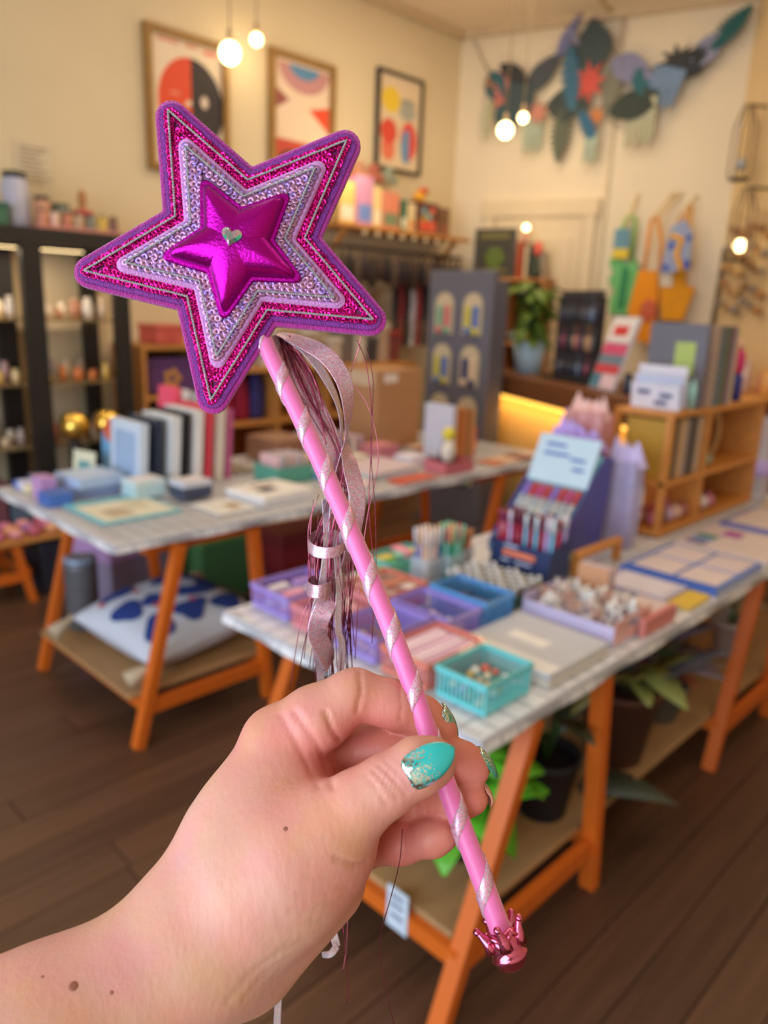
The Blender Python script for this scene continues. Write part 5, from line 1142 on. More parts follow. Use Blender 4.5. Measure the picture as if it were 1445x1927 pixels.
# ------------------------------------------------------------------ under the book table
def cushion(loc, rz, S_, H_, label):
    n = 36; v = []; f = []
    for side in (1, -1):
        for i in range(n+1):
            for j in range(n+1):
                a, b = i/n*2-1, j/n*2-1; e = max(0, (1-abs(a)**2.6)*(1-abs(b)**2.6)); pin = 1-.07*(1-abs(a))*(abs(b) > .0)*abs(b)**6-.0
                px_ = a*(1-.08*(1-a*a)*0-.06*(1-b*b)*0)*(1-.06*(1-abs(b))*abs(a)**8); py_ = b*(1-.06*(1-abs(a))*abs(b)**8)
                v.append((px_*S_/2, py_*S_/2, H_/2+side*H_/2*e**.55))
    W = n+1; B = W*W
    for i in range(n):
        for j in range(n): a = i*W+j; f += [(a, a+1, a+W+1, a+W), (B+a, B+a+W, B+a+W+1, B+a+1)]
    bm_ = mesh('cover', v, f, mat((206, 212, 226), .9, var=.04, bump=.3, bscale=300), None, True)
    t = thing('cushion', label, 'cushion', loc, rz); bm_.parent = t
    def zt(x, y):
        a, b = x/(S_/2), y/(S_/2); e = max(0, (1-abs(a)**2.6)*(1-abs(b)**2.6)); return H_/2+H_/2*e**.55
    def patch(pts, c):
        cx_ = sum(p[0] for p in pts)/len(pts); cy_ = sum(p[1] for p in pts)/len(pts); v = [(cx_, cy_, zt(cx_, cy_)+.0055)]; f = []; n_ = len(pts)
        RG = [q/8 for q in range(1, 9)]
        for s_ in RG: v += [(cx_+(x-cx_)*s_, cy_+(y-cy_)*s_, zt(cx_+(x-cx_)*s_, cy_+(y-cy_)*s_)+.0055) for x, y in pts]
        for k in range(n_): f.append((0, 1+k, 1+(k+1) % n_))
        for r in range(7):
            for k in range(n_): f.append((1+r*n_+k, 1+r*n_+n_+k, 1+r*n_+n_+(k+1) % n_, 1+r*n_+(k+1) % n_))
        mesh('printed_motif', v, f, mat(c, .9, var=.05), t, True)
    NVB = (36, 62, 138)
    def blob(cx_, cy_, a, b, rot=0, k=0, ph=0): return [(cx_+math.cos(rot)*x-math.sin(rot)*y, cy_+math.sin(rot)*x+math.cos(rot)*y) for x, y in [((a*math.cos(q)*(1+k*math.sin(3*q+ph))), b*math.sin(q)*(1+k*math.sin(3*q+ph))) for q in [2*PI*i/22 for i in range(22)]]]
    s = S_/2
    # the curled letters and blots of the print
    arc = [(.50*s*math.cos(a)+.38*s, .50*s*math.sin(a)+.12*s) for a in [math.radians(q) for q in range(-150, 151, 15)]]; arc += [(.17*s*math.cos(a)+.38*s, .19*s*math.sin(a)+.12*s) for a in [math.radians(q) for q in range(150, -151, -15)]]
    for i in range(20):
        q = [arc[i], arc[i+1], arc[41-i-1], arc[41-i]]; patch([q[0], q[1], q[2], q[3]], NVB)
    patch(blob(-.42*s, .62*s, .30*s, .17*s, .3, .2), NVB); patch(blob(-.60*s, -.62*s, .24*s, .20*s, .8, .15), NVB); patch(blob(-.02*s, -.58*s, .27*s, .19*s, .2, .2, 1), NVB); patch(blob(-.66*s, .02*s, .20*s, .25*s, 0, .15), NVB)
    patch(blob(.42*s, .78*s, .36*s, .10*s, .0, .1), NVB); patch(blob(-.28*s, -.10*s, .16*s, .22*s, .5, .2), NVB); patch(blob(.55*s, -.66*s, .26*s, .17*s, .2, .15), NVB)
    for x, y in ((-.35*s, -.22*s), (.12*s, -.42*s), (-.3*s, .35*s), (-.75*s, .55*s)): patch(blob(x, y, .05*s, .05*s), (206, 60, 50))
    TS = mat((196, 176, 150), .9, var=.15, scale=80, bump=.6, bscale=200)
    for a, b in ((-1, -1), (1, -1), (-1, 1), (1, 1)):
        q = MB().lathe([(.004, .012), (.013, .004), (.012, -.01), (.010, -.016), (.022, -.04), (.034, -.095), (.031, -.10)], 12); o = q.build('tassel', TS, t); o.location = (a*(s-.004), b*(s-.004), H_/2); o.rotation_mode = 'QUATERNION'; o.rotation_quaternion = Vector((0, 0, -1)).rotation_difference(Vector((a, .35 if b < 0 else 0, -.45)))
    t.rotation_euler = (.05, -.07, math.radians(rz)); return t
cushion((1.535, 2.70, .214), 5, .56, .22, 'white cushion with navy blots and cream tassels on the board under the book table')
cn = thing('ribbed_can', 'tall grey ribbed canister at the back of the cushion board', 'canister', (1.34, 3.09, .2005)); CNM = mat((110, 110, 116), .45, metal=.4, var=.1)
prof = []
for k in range(13): prof += [(.066, .005+k*.022), (.070, .012+k*.022)]
MB().lathe([(.06, 0)]+prof+[(.066, .30)], 20).build('body', CNM, cn); MB().lathe([(.068, .30), (.068, .318), (.05, .322)], 20).build('lid', mat((150, 170, 200), .3, metal=.3), cn)
def lidded(loc, rz, w_, d_, h_, c, c2, label):
    t = thing('storage_box', label, 'box', loc, rz); MB().cbox(-w_/2, w_/2, -d_/2, d_/2, 0, h_*.82, .006).build('body', mat(c, .55, var=.05), t); MB().cbox(-w_/2-.008, w_/2+.008, -d_/2-.008, d_/2+.008, h_*.8, h_, .006).build('lid', mat(c2, .55, var=.05), t); return t
lidded((1.80, 3.62, 0), 10, .42, .36, .42, (150, 140, 170), (186, 150, 206), 'mauve storage box with a lilac lid behind the ribbed canister')
lidded((2.02, 3.10, 0), 5, .26, .22, .16, (40, 120, 116), (44, 48, 54), 'teal storage box with a dark lid behind the cushion')
lidded((2.30, 3.55, 0), 0, .34, .30, .40, (90, 150, 96), (110, 180, 110), 'green storage box behind the teal one')
lidded((2.62, 3.20, 0), -8, .34, .24, .40, (150, 44, 56), (130, 40, 50), 'dark red storage box beneath the green card box')
lidded((2.85, 3.75, 0), 0, .40, .36, .30, (176, 160, 150), (196, 176, 160), 'beige storage box in front of the cube shelf')
lidded((1.71, 4.22, 0), 0, .30, .3, .30, (44, 44, 56), (50, 50, 60), 'black storage box at the end of the low pine bench')
rd = random.Random(12)
for i in range(9):
    for j in range(3):
        o = MB().ball((0, 0, .026), .036, 10, (1.2, .9, .72)).build('sweet_packet', mat([(206, 110, 150), (226, 150, 150), (190, 90, 110), (226, 160, 110), (170, 110, 170)][(i+j*2) % 5], .4, var=.12, coat=.3)); o.location = (.86+i*.095, 4.05+j*.083, .3525); o.rotation_euler = (0, 0, rd.uniform(-.3, .3)); tag(o, 'small pink puffy packet on the low pine bench', 'packet', 'packets on the low bench')
# ------------------------------------------------------------------ things in and on the black wall shelf
def jar(loc, r, h, c, label, lid=None, group=None, cat='jar', name='jar'):
    t = thing(name, label, cat, loc, 0, group); MB().lathe([(r*.92, 0), (r, h*.06), (r, h*.8), (r*.8, h*.9), (r*.8, h*.92)], 14).build('body', mat(c, .35, var=.06, coat=.3), t)
    MB().lathe([(r*.86, h*.9), (r*.86, h), (r*.7, h*1.01)], 14).build('lid', mat(lid or c, .4), t); return t
ZS = 1.9455
lidded((1.70, 4.74, ZS), 0, .13, .13, .13, (72, 120, 92), (60, 104, 84), 'green cube tin on top of the black wall shelf')
jar((1.86, 4.80, ZS), .075, .31, (186, 186, 206), 'tall lilac-grey canister with a dark lid on the black wall shelf', (50, 56, 44), name='canister', cat='canister')
jar((1.972, 4.722, ZS), .045, .19, (196, 140, 110), 'copper jar with a black lid on the black wall shelf', (40, 36, 36))
PT = mat((206, 140, 130), .5); py_ = thing('pink_tray', 'long rose tray on top of the black wall shelf', 'tray', (2.13, 4.60, ZS)); MB().cbox(-.27, .24, -.07, .07, 0, .022, .004).build('tray', PT, py_)
for k in range(7): jar((1.92+.07*k, 4.60, ZS+.0225), .026, .085, [(206, 140, 110), (226, 190, 170), (196, 120, 90), (190, 160, 130), (120, 120, 110), (214, 180, 70), (120, 80, 70)][k], ('copper', 'blush', 'rust', 'sand', 'grey', 'mustard', 'brown')[k]+' small pot with a dark lid on the rose tray', (44, 50, 44))
jar((2.12, 4.82, ZS), .06, .17, (130, 130, 116), 'stone grey round jar behind the rose tray', (60, 90, 80))
dl = thing('wooden_figure', 'slim wooden figure with a red scarf behind the rose tray', 'figurine', (2.25, 4.80, ZS)); MB().lathe([(.045, 0), (.05, .06), (.03, .14), (.018, .16), (.026, .19), (.024, .24), (.008, .265)], 14).build('body', mat((176, 120, 66), .5), dl); MB().tube([(.045*math.cos(a), .045*math.sin(a), .13) for a in [2*PI*q/14 for q in range(15)]], .018, 8, False).build('scarf', mat((206, 90, 90), .7), dl)
o = thing('notice_sheet', 'printed white notice sheet taped to the wall above the rose tray', 'notice', (2.06, 4.996, 2.16)); MB().box(-.11, .11, -.004, -.001, -.0, .30).build('sheet', mat((216, 200, 170), .7), o)
for k in range(9): MB().box(-.085, .085-(k*31 % 7)*.01, -.0052, -.0038, .265-k*.024, .274-k*.024).build('text_line', mat((150, 130, 110), .7), o)
rd = random.Random(40); warm = [(226, 196, 160), (196, 140, 110), (236, 220, 196), (206, 110, 90), (230, 170, 90), (170, 150, 140), (214, 170, 170)]
names = [('mug', 'mug'), ('vase', 'vase'), ('glass', 'glass')]
for zi, z in enumerate(SHZ):
    for i in range(15):
        for j in range(2):
            x = .98+i*.09; y = 4.60+j*.16
            if abs(x-1.79) < .085: continue
            r = rd.uniform(.022, .034); h = rd.uniform(.06, .13) if zi == 0 else rd.uniform(.05, .16); c = rd.choice(warm if zi else warm[:3]+[(226, 214, 200)]*2)
            if zi == 1 and j == 0: c = rd.choice([(236, 190, 90), (226, 130, 60), (120, 160, 70), (240, 210, 150)]); h = rd.uniform(.05, .10)
            mt = mat(c, .15, var=.06, coat=.6)
            o = MB().lathe([(r*.7, 0), (r, h*.35), (r*.9, h*.7), (r*.6, h*.85), (r*.75, h)], 12).build('vase', mt); o.location = (x, y, z+.0005)
            tag(o, ('pale glazed little vase on the upper glass shelf of the black unit', 'orange or green little vase on the middle glass shelf of the black unit', 'small warm-toned vase on the lower glass shelf of the black unit')[zi], 'vase', ('vases on the upper glass shelf', 'vases on the middle glass shelf', 'vases on the lower glass shelf')[zi])
GOLD = mat((240, 200, 96), .2, metal=.9)
for x, y, s_ in ((1.93, 4.40, .085), (2.13, 4.40, .085)):
    t = thing('gold_lantern', ('upright', 'tilted')[x < 2]+' gold foil lantern in front of the black wall shelf', 'lantern', (x, y, .78)); MB().lathe([(s_*.3, 0), (s_*.9, .03), (s_, .08), (s_*.8, .14), (s_*.3, .16)], 8).build('foil_body', GOLD, t); t.rotation_euler = (0, .3 if x < 2 else 0, 0)
    MB().lathe([(.04, -.78), (.035, -.02), (s_*.32, .004)], 10).build('stand', BLACK, t)
    t.rotation_euler = (0, 0, 0 if x > 2 else .4)
for k in range(6): lidded((1.195+.118*k, 4.345, .3525) if k < 5 else (1.22, 4.47, .36), 0, .10, .14, .16+.05*(k % 3), [(96, 110, 130), (120, 130, 150), (110, 70, 80), (80, 100, 120), (140, 120, 130), (90, 90, 110)][k], [(70, 90, 110), (96, 110, 130), (90, 60, 70), (66, 84, 104), (120, 100, 110), (80, 80, 100)][k], ('slate', 'steel blue', 'maroon', 'ink blue', 'mauve', 'dusk')[k]+' tin box at the wall end of the low pine bench') if k < 5 else None
# ------------------------------------------------------------------ framed prints on the left wall
def poster(x0, x1, z0, z1, fm, fw_, label, paper, shapes):
    t = thing('framed_print', label, 'picture', ((x0+x1)/2, 4.997, (z0+z1)/2)); a, b = (x1-x0)/2, (z1-z0)/2; D = .045
    for s in (-1, 1): MB().box(s*(a-fw_/2)-fw_/2, s*(a-fw_/2)+fw_/2, -D, 0, -b, b).build('frame_bar', fm, t); MB().box(-a+fw_, a-fw_, -D, 0, s*(b-fw_/2)-fw_/2, s*(b-fw_/2)+fw_/2).build('frame_bar', fm, t)
    pr = MB().box(-a+fw_, a-fw_, -.020, -.002, -b+fw_, b-fw_).build('print', mat(paper, .6, var=.02), t)
    for i, (pts, c) in enumerate(shapes):
        M = Matrix.Rotation(PI/2, 4, 'X'); MB().prism([(u*a, v*b) for u, v in pts], .0200+.0006*(i % 4), .0208+.0006*(i % 4), M).build('printed_shape', mat(c, .6, var=.03), pr)
def ell(cx_, cy_, a, b, a0=0, a1=360, n=28): return [(cx_+a*math.cos(math.radians(a0+(a1-a0)*k/n)), cy_+b*math.sin(math.radians(a0+(a1-a0)*k/n))) for k in range(n+(0 if a1-a0 >= 360 else 1))]
GILT = mat((150, 112, 58), .45, var=.12, metal=.2); BLK = mat((54, 46, 44), .5)
BAR = lambda x0, x1, y0, y1: [(x0, y0), (x1, y0), (x1, y1), (x0, y1)]
RED, INK = (226, 78, 44), (52, 44, 46)
poster(2.80, 3.43, 2.42, 3.285, GILT, .045, 'gilt-framed print of a half red and half black disc face', (236, 216, 188),
       [(ell(.08, .02, .80, .66, 90, 270), RED), (ell(.08, .02, .80, .66, -90, 90), INK), (ell(.40, .10, .09, .09), (226, 206, 186)), (BAR(-.42, -.22, .12, .16), (236, 150, 120)), (BAR(.28, .5, .28, .31), (150, 130, 130)), (ell(.04, .0, .12, .08, 0, 180), (236, 216, 188)), (BAR(-.7, -.2, .82, .86), (226, 130, 110)), (BAR(-.05, .25, .82, .86), (226, 130, 110)), (BAR(.4, .72, .78, .85), (226, 130, 110))])
poster(3.79, 4.42, 2.50, 3.37, GILT, .045, 'gilt-framed abstract print with a rose bowl and blue dome', (232, 206, 180),
       [(ell(.05, .84, .78, .42, 180, 360), (196, 140, 140)), (ell(.05, .84, .45, .2, 180, 360), (90, 140, 180)), ([(-.84, .45), (-.84, .1), (-.4, .28)], (150, 80, 80)), ([(.84, .3), (.84, -.12), (.2, .2)], RED), ([(.84, .15), (.84, -.1), (.5, .06)], (70, 40, 40)), (BAR(-.84, .84, -.86, -.35), (196, 70, 50)), (ell(.5, -.86, .62, .5, 0, 180), INK), (ell(-.3, -.86, .52, .36, 0, 180), (60, 40, 44)), (ell(-.3, -.86, .36, .22, 0, 180), RED)])
poster(4.89, 5.44, 2.72, 3.475, BLK, .022, 'thin black framed print of yellow, red and blue ovals', (228, 204, 170),
       [(ell(-.38, .45, .40, .26), (236, 200, 60)), (ell(.35, .42, .34, .12, 0, 180), (150, 150, 140)), (ell(.35, .28, .36, .18), (170, 170, 160)), (ell(-.45, -.20, .36, .26), (220, 76, 56)), (ell(-.45, -.55, .30, .26), (230, 120, 90)), (ell(.45, -.32, .38, .40), (226, 80, 70)), (ell(.36, -.45, .26, .36, 60, 300), (110, 150, 190))])
# ------------------------------------------------------------------ bracket shelf load
ZK = 2.2105
for k, (x, w_, h_, c, c2, lab) in enumerate(((4.22, .16, .30, (236, 196, 120), (240, 230, 210), 'honey coloured toy box'), (4.40, .17, .36, (214, 150, 190), (120, 150, 220), 'pink and blue toy box'), (4.58, .09, .30, (250, 214, 150), (255, 236, 200), 'narrow cream toy box'), (4.68, .20, .28, (230, 140, 110), (130, 146, 110), 'peach and green toy box'), (4.90, .07, .24, (60, 110, 84), (226, 226, 196), 'slim green toy box'), (4.98, .10, .22, (230, 206, 160), (226, 160, 96), 'sand toy box'), (5.10, .27, .25, (96, 46, 40), (220, 100, 70), 'maroon box with coloured dots'), (5.39, .13, .23, (120, 84, 56), (150, 90, 60), 'brown toy box'))):
    t = thing('toy_box', lab+' on the pine bracket shelf', 'box', (x, 4.66, ZK)); MB().cbox(0, w_, 0, .22, 0, h_, .004).build('carton', mat(c, .45, var=.06, coat=.2), t); MB().box(w_*.1, w_*.9, -.0015, .0006, h_*.08, h_*.42).build('printed_panel', mat(c2, .5), t)
    if k == 6:
        for (u, v, cc) in ((.3, .7, (120, 170, 190)), (.7, .75, (230, 110, 80)), (.55, .55, (150, 190, 180)), (.3, .5, (190, 160, 70)), (.4, .25, (226, 70, 50))): MB().lathe([(.03, 0), (.03, .002)], 12, M=xf((w_*u, -.001, h_*v), rx=90)).build('printed_dot', mat(cc, .5), t)
o = MB().cbox(0, .25, 0, .012, 0, .22, .003).build('picture_card', mat((236, 226, 200), .6)); o.location = (5.50, 4.90, ZK); o.rotation_euler = (-.05, 0, 0); tag(o, 'cream card leaning on the wall behind the brown toy box', 'card')
for k, (x, c, lab) in enumerate(((4.30, (120, 180, 150), 'mint'), (4.48, (196, 120, 90), 'terracotta'), (4.64, (206, 150, 120), 'peach'), (4.80, (190, 110, 90), 'russet'), (4.98, (150, 160, 140), 'sage'))):
    t = thing('paper_bouquet', lab+' paper bouquet in a pot behind the toy boxes', 'bouquet', (x, 4.896, ZK)); MB().lathe([(.013, 0), (.013, .40)], 10).build('pot', mat((206, 176, 150), .6), t)
    for q in range(7): MB().ball((.05*math.cos(q*.9), .03*math.sin(q*1.7)-.012, .41+.035*(q % 3)), .035, 8).build('bloom', mat(c, .7, var=.12), t)
tt = thing('toy_bird', 'red and yellow toy perched on the maroon dotted box', 'toy', (5.22, 4.76, ZK+.2505)); MB().ball((0, 0, .05), .055, 12, (1.2, .8, .9)).build('body', mat((236, 170, 50), .5), tt); MB().ball((.05, 0, .10), .05, 12, (1.3, .8, .6)).build('hat', mat((206, 70, 40), .5), tt); MB().lathe([(.02, .0), (.012, -.0005)], 8).build('foot', mat((206, 70, 40), .5), tt)
# hanging things under it
rd = random.Random(77)
hr = thing('hanging_rail', 'long dark rail of hanging bags under the pine bracket shelf', 'rail', (4.1, 4.72, 2.04)); MB().tube([(0, 0, 0), (1.70, 0, 0)], .012, 8).build('bar', BLACK, hr)
for x in (.05, 1.65): MB().bar((x, 0, 0), (x, .279, 0), .02, .02).build('bracket', BLACK, hr)
for k in range(19):
    c = [(56, 42, 34), (70, 50, 40), (40, 34, 34), (90, 70, 56), (60, 44, 50)][k % 5]; h = rd.uniform(.24, .36); w_ = rd.uniform(.05, .075)
    t = thing('hanging_purse', ('dark brown', 'chestnut', 'black', 'taupe', 'aubergine')[k % 5]+' leather purse hanging from the rail under the bracket shelf', 'purse', (4.18+k*.085, 4.68, 2.04), 0, 'dark purses on the rail')
    MB().lathe([(.012, -h), (w_*.5, -h+.01), (w_*.52, -h*.4), (w_*.32, -h*.25), (.006, -.012)], 8).build('body', mat(c, .6, var=.1), t); MB().tube([(0, 0, -.02), (0, .0, .01), (0, .035, .018)], .004, 5).build('hook', BLACK, t)
wr = thing('white_rack', 'pale painted rack with hooks on the wall under the dark purses', 'rack', (4.10, 4.93, 1.72)); RKM = mat((176, 156, 130), .6); MB().box(0, .86, -.02, .06, .0, .035).build('rail', RKM, wr)
for x in (.0, .80): MB().box(x, x+.03, -.01, .06, -.55, .0).build('leg', RKM, wr)
for k in range(9): MB().tube([(.06+k*.09, -.02, .01), (.06+k*.09, -.06, .0), (.06+k*.09, -.065, .02)], .005, 5).build('hook', RKM, wr)
for k in range(8):
    c = [(196, 176, 156), (206, 110, 70), (150, 130, 116), (176, 160, 150), (190, 84, 60), (160, 140, 120), (196, 180, 170), (140, 110, 90)][k]
    o = MB().cbox(-.035, .035, -.006, .006, -.20, 0, .004).tube([(0, 0, -.002), (0, -.004, .018)], .003, 5).build('carded_trinket', mat(c, .5, var=.08)); o.location = (4.16+k*.09, 4.862, 1.722); tag(o, ('beige', 'orange', 'taupe', 'stone', 'rust', 'khaki', 'ash', 'umber')[k]+' carded trinket hanging on the pale rack', 'trinket')
for k in range(10):
    i, j = k % 5, k//5; c = [(186, 170, 150), (170, 150, 130), (206, 190, 176), (150, 130, 110), (190, 176, 170)][(i+j*2) % 5]
    lidded((3.10+.19*i+(.96 if i > 3 else 0)*0, 4.66, 1.145+.13*j), 0, .16, .18, .125, c, [(200, 190, 176), (150, 120, 96), (214, 206, 196)][(i+j) % 3], ('oat', 'tan', 'cream', 'umber', 'ash')[i]+(' box on the cube shelf top' if j == 0 else ' box stacked on the cube shelf boxes'))
for k in range(6):
    lidded((4.16+.135*k, 4.70, 1.145), 0, .12, .18, .20+.06*((k*2) % 3), [(190, 176, 160), (110, 100, 96), (206, 196, 186), (60, 56, 60), (176, 150, 130), (120, 60, 56)][k], [(206, 196, 186), (130, 120, 116), (190, 170, 150), (80, 76, 80), (196, 176, 160), (150, 50, 50)][k], ('pale oat', 'smoke grey', 'ivory', 'black', 'camel', 'wine red')[k]+' carton under the pale hook rack')
for k in range(7):
    c = [(40, 36, 44), (130, 40, 50), (36, 34, 38), (190, 190, 206), (150, 50, 60), (44, 40, 50), (90, 60, 60)][k]
    t = thing('hanging_scarf', ('black', 'crimson', 'charcoal', 'silver', 'scarlet', 'ink', 'mulberry')[k]+' scarf hanging beside the pale hook rack', 'scarf', (5.02+.075*k, 4.80, 1.86)); v = []; f = []
    for i in range(9):
        for q in range(5): v.append((-.03+.015*q+.004*math.sin(i*1.3+q), .012*math.sin(q*2.2+i*.7), -.075*i))
    m_ = len(v); v += [(a, b+.006, c_) for a, b, c_ in v]
    for i in range(8):
        for q in range(4): a = i*5+q; f += [(a, a+1, a+6, a+5), (m_+a, m_+a+5, m_+a+6, m_+a+1)]
        f += [(i*5, i*5+5, m_+i*5+5, m_+i*5), (i*5+4, m_+i*5+4, m_+i*5+9, i*5+9)]
    f += [tuple(range(5))+tuple(range(m_+4, m_-1, -1)), tuple(range(44, 39, -1))+tuple(range(m_+40, m_+45))]
    mesh('cloth', v, f, mat(c, .8, var=.12, scale=40), t, True); MB().tube([(0, 0, -.01), (0, .1, .02), (0, .196, .02)], .006, 6).build('peg', PINE, t)
# magenta cloths hanging by the star and boxes on the cube shelf
for k, (x, c, lab) in enumerate(((3.06, (176, 20, 80), 'magenta'), (3.20, (150, 16, 60), 'deep crimson'), (3.34, (50, 46, 110), 'indigo'))):
    pouch((x+.02, 4.58, .7725), 0, .12, .34, .08, mat(c, .8, var=.15, scale=18, bump=.4, bscale=30), 'cloth_bag', lab+' cloth bag inside the cube shelf', top=.5)
sd = cube_shelf((2.46, 4.52, 0), 0, .46, .42, 1.28, 1, 4, 'narrow pine shelf between the black shelf unit and the cube shelf', PINE, 'narrow_shelf')
for k, (z, w_, h_, c, c2, lab) in enumerate(((.36, .30, .22, (96, 104, 96), (120, 130, 120), 'moss'), (.68, .32, .20, (196, 196, 176), (150, 176, 170), 'ivory'), (1.0, .36, .22, (92, 56, 110), (200, 140, 60), 'purple'), (1.312, .20, .12, (200, 90, 80), (190, 80, 70), 'coral'))):
    t = lidded((2.69, 4.70, z), 0, w_, .24, h_, c, c, lab+(' patterned box on the narrow pine shelf'))
    for q in range(5): MB().ball((math.cos(q*1.257)*min(.045, h_*.2), -.121, h_*.4+math.sin(q*1.257)*min(.045, h_*.2)), min(.026, h_*.13), 8, (1, .12, 1)).build('painted_petal', mat(c2, .5), t)

# more goods on the far half of the book table
for k, (x, y, w_, d_, h_, c, lab) in enumerate(((2.27, 2.40, .155, .20, .020, (236, 200, 206), 'blush notebook at the hem beside the red-orange slim book'), (2.305, 2.66, .115, .14, .035, (120, 160, 190), 'dusty blue tin beside the green card box'), (2.875, 2.60, .13, .12, .05, (220, 214, 230), 'pale lilac boxed set behind the dusty pink box'),
        (3.02, 2.62, .13, .18, .016, (90, 70, 110), 'aubergine notebook beside the brown row'), (2.40, 2.86, .18, .14, .06, (206, 160, 150), 'rose boxed set in front of the brown lidded box'), (2.62, 2.805, .16, .085, .045, (230, 220, 200), 'ivory boxed set behind the blush magazines'), (2.84, 2.80, .16, .14, .08, (196, 120, 130), 'raspberry boxed set in front of the cardboard box'), (3.115, 2.46, .10, .10, .03, (230, 190, 90), 'yellow tin beside the dusty pink box'))):
    book(x, x+w_, y, y+d_, T2+(.036 if k == 99 else 0), h_, c, lab, 'boxed_set' if 'boxed' in lab else 'notebook' if 'notebook' in lab else 'tin', 'box' if 'boxed' in lab else 'notebook' if 'notebook' in lab else 'tin', 'notebook' in lab, 0, ((.15, .85, .2, .8, tuple(min(255, q+22) for q in c)),))
for k in range(5):
    c = [(226, 130, 90), (206, 60, 70), (236, 200, 150), (120, 90, 110), (240, 226, 214)][k]
    stand_book((2.62+.03*k, 2.90+.0*k, T2+.0465 if False else T2), .018, .10, .16-.01*k, c, ('orange', 'cherry', 'wheat', 'grape', 'white')[k]+' small paperback standing before the mauve lidded box')
# ================================================================== back of the shop
# grey card stand
gs = thing('card_stand', 'tall grey stand with pockets of arched sock cards before the counter', 'display stand', (4.41, 3.30, 0), 0)
GS = mat((106, 106, 120), .6, var=.04)
MB().cbox(0, .06, 0, .58, 0, 1.86, .006).build('panel', GS, gs)
MB().box(.06, .18, .0, .03, 0, 1.80).build('side_panel', GS, gs); MB().box(.06, .18, .55, .58, 0, 1.80).build('side_panel', GS, gs); MB().box(-.02, .19, -.02, .60, 0, .03).build('foot', GS, gs)
def arch(w_, h_, n=8): return [(-w_/2, 0), (w_/2, 0)]+[(w_/2*math.cos(PI*k/n), h_-w_/2+w_/2*math.sin(PI*k/n)) for k in range(n+1)]
crd = mat((206, 190, 160), .6)
for r in range(4):
    for c in range(2):
        t = thing('sock_card', ('topmost', 'second', 'third', 'lowest')[r]+' row arched card of socks on the grey stand, '+('counter side', 'purse rail side')[c], 'socks', (4.407, 3.30+.16+.26*c, 1.42-.36*r), 0)
        M = xf(rz=-90) @ Matrix.Rotation(PI/2, 4, 'X')
        MB().prism(arch(.17, .29), 0, .006, M).build('card', crd, t)
        cs = [((90, 120, 190), (206, 196, 80)), ((214, 120, 120), (130, 180, 150)), ((196, 90, 90), (110, 160, 180)), ((226, 200, 170), (40, 50, 110))][(r*3+c) % 4]
        for k in range(2): MB().cbox(-.026, -.006, -.058+k*.066, -.008+k*.066, .02, .20, .008).build('sock', mat(cs[k], .8, var=.1, scale=60), t); MB().ball((-.018, -.033+k*.066, .03), .03, 10, (.6, 1, 1)).build('toe', mat(cs[1-k], .8), t)
# shelf behind the counter
ks = thing('back_shelf', 'pine shelf with black back near the door holding a dark poster', 'shelf', tuple(back(.72, 0, .385)), -74)
for x in (-.33, .0, .33): MB().box(x-.012, x+.012, -.0, .30, 0, 1.85).build('upright', PINE, ks)
for z in (.4, .85, 1.30, 1.85): MB().box(-.36, .36, -.01, .30, z, z+.028).build('shelf_plank', PINE, ks)
MB().box(-.34, .34, .288, .30, .02, 1.85).build('back_panel', BLACK, ks)
def bsh(x, y, z=1.8785): return (Matrix.Translation(back(.72, 0, .385)) @ rotz(-74) @ Vector((x, y, z)))
dp = thing('dark_poster', 'dark olive framed poster with faint yellow lettering on the back shelf', 'poster', tuple(bsh(-.17, .12)), -74); MB().box(-.19, .19, 0, .02, 0, .42).build('board', mat((66, 62, 50), .6), dp)
for s_ in (-1, 1): MB().box(s_*.185-.008, s_*.185+.008, -.008, .022, 0, .42).build('frame_bar', mat((90, 84, 80), .5), dp)
MB().box(-.177, .177, -.008, .022, .404, .42).build('frame_bar', mat((90, 84, 80), .5), dp)
for k in range(7): MB().box(-.14+.04*k, -.115+.04*k, -.0015, .0008, .335, .385).build('lettering', mat((140, 130, 60), .6), dp)
for k in range(6): MB().ball((.0+.05*math.cos(k), 0, .17+.05*math.sin(k)), .05, 8, (1, .04, 1)).build('printed_leaf', mat((96, 116, 40), .6), dp)
MB().box(-.10, .12, -.0015, .0008, .06, .075).build('lettering', mat((150, 140, 60), .6), dp)
for k, (x, w_, h_, c, lab) in enumerate(((.06, .05, .30, (176, 70, 30), 'rust orange'), (.13, .03, .27, (226, 206, 170), 'cream'), (.18, .05, .29, (40, 60, 46), 'bottle green'), (.25, .06, .22, (190, 176, 160), 'stone'))):
    o = MB().cbox(0, w_, 0, .16, 0, h_, .004).build('book', mat(c, .55, var=.06)); o.location = bsh(x, .06); o.rotation_euler = (0, 0, math.radians(-74)); tag(o, lab+' book beside the dark poster on the back shelf', 'book')
t = thing('flower_vase', 'coral tulip in a slim vase on the back shelf', 'vase', tuple(bsh(.27, -.0)), 0); MB().lathe([(.03, 0), (.04, .05), (.018, .14), (.022, .16)], 12).build('vase', mat((70, 80, 60), .4), t); MB().ball((0, 0, .24), .05, 12, (.8, .8, 1.3)).build('bloom', mat((240, 110, 90), .5), t); MB().tube([(0, 0, .15), (0, 0, .2)], .006, 6).build('stem', mat((80, 120, 60), .5), t)
t = thing('fairy_light_jar', 'jar of glowing fairy lights on top of the back shelf books', 'lamp', tuple(bsh(.10, .14, 2.18)), 0); MB().lathe([(.03, 0), (.035, .01), (.035, .08), (.02, .10)], 12).build('jar', mat((226, 170, 140), .3), t); MB().ball((0, 0, .125), .028, 10).build('bulb', GLOW, t)
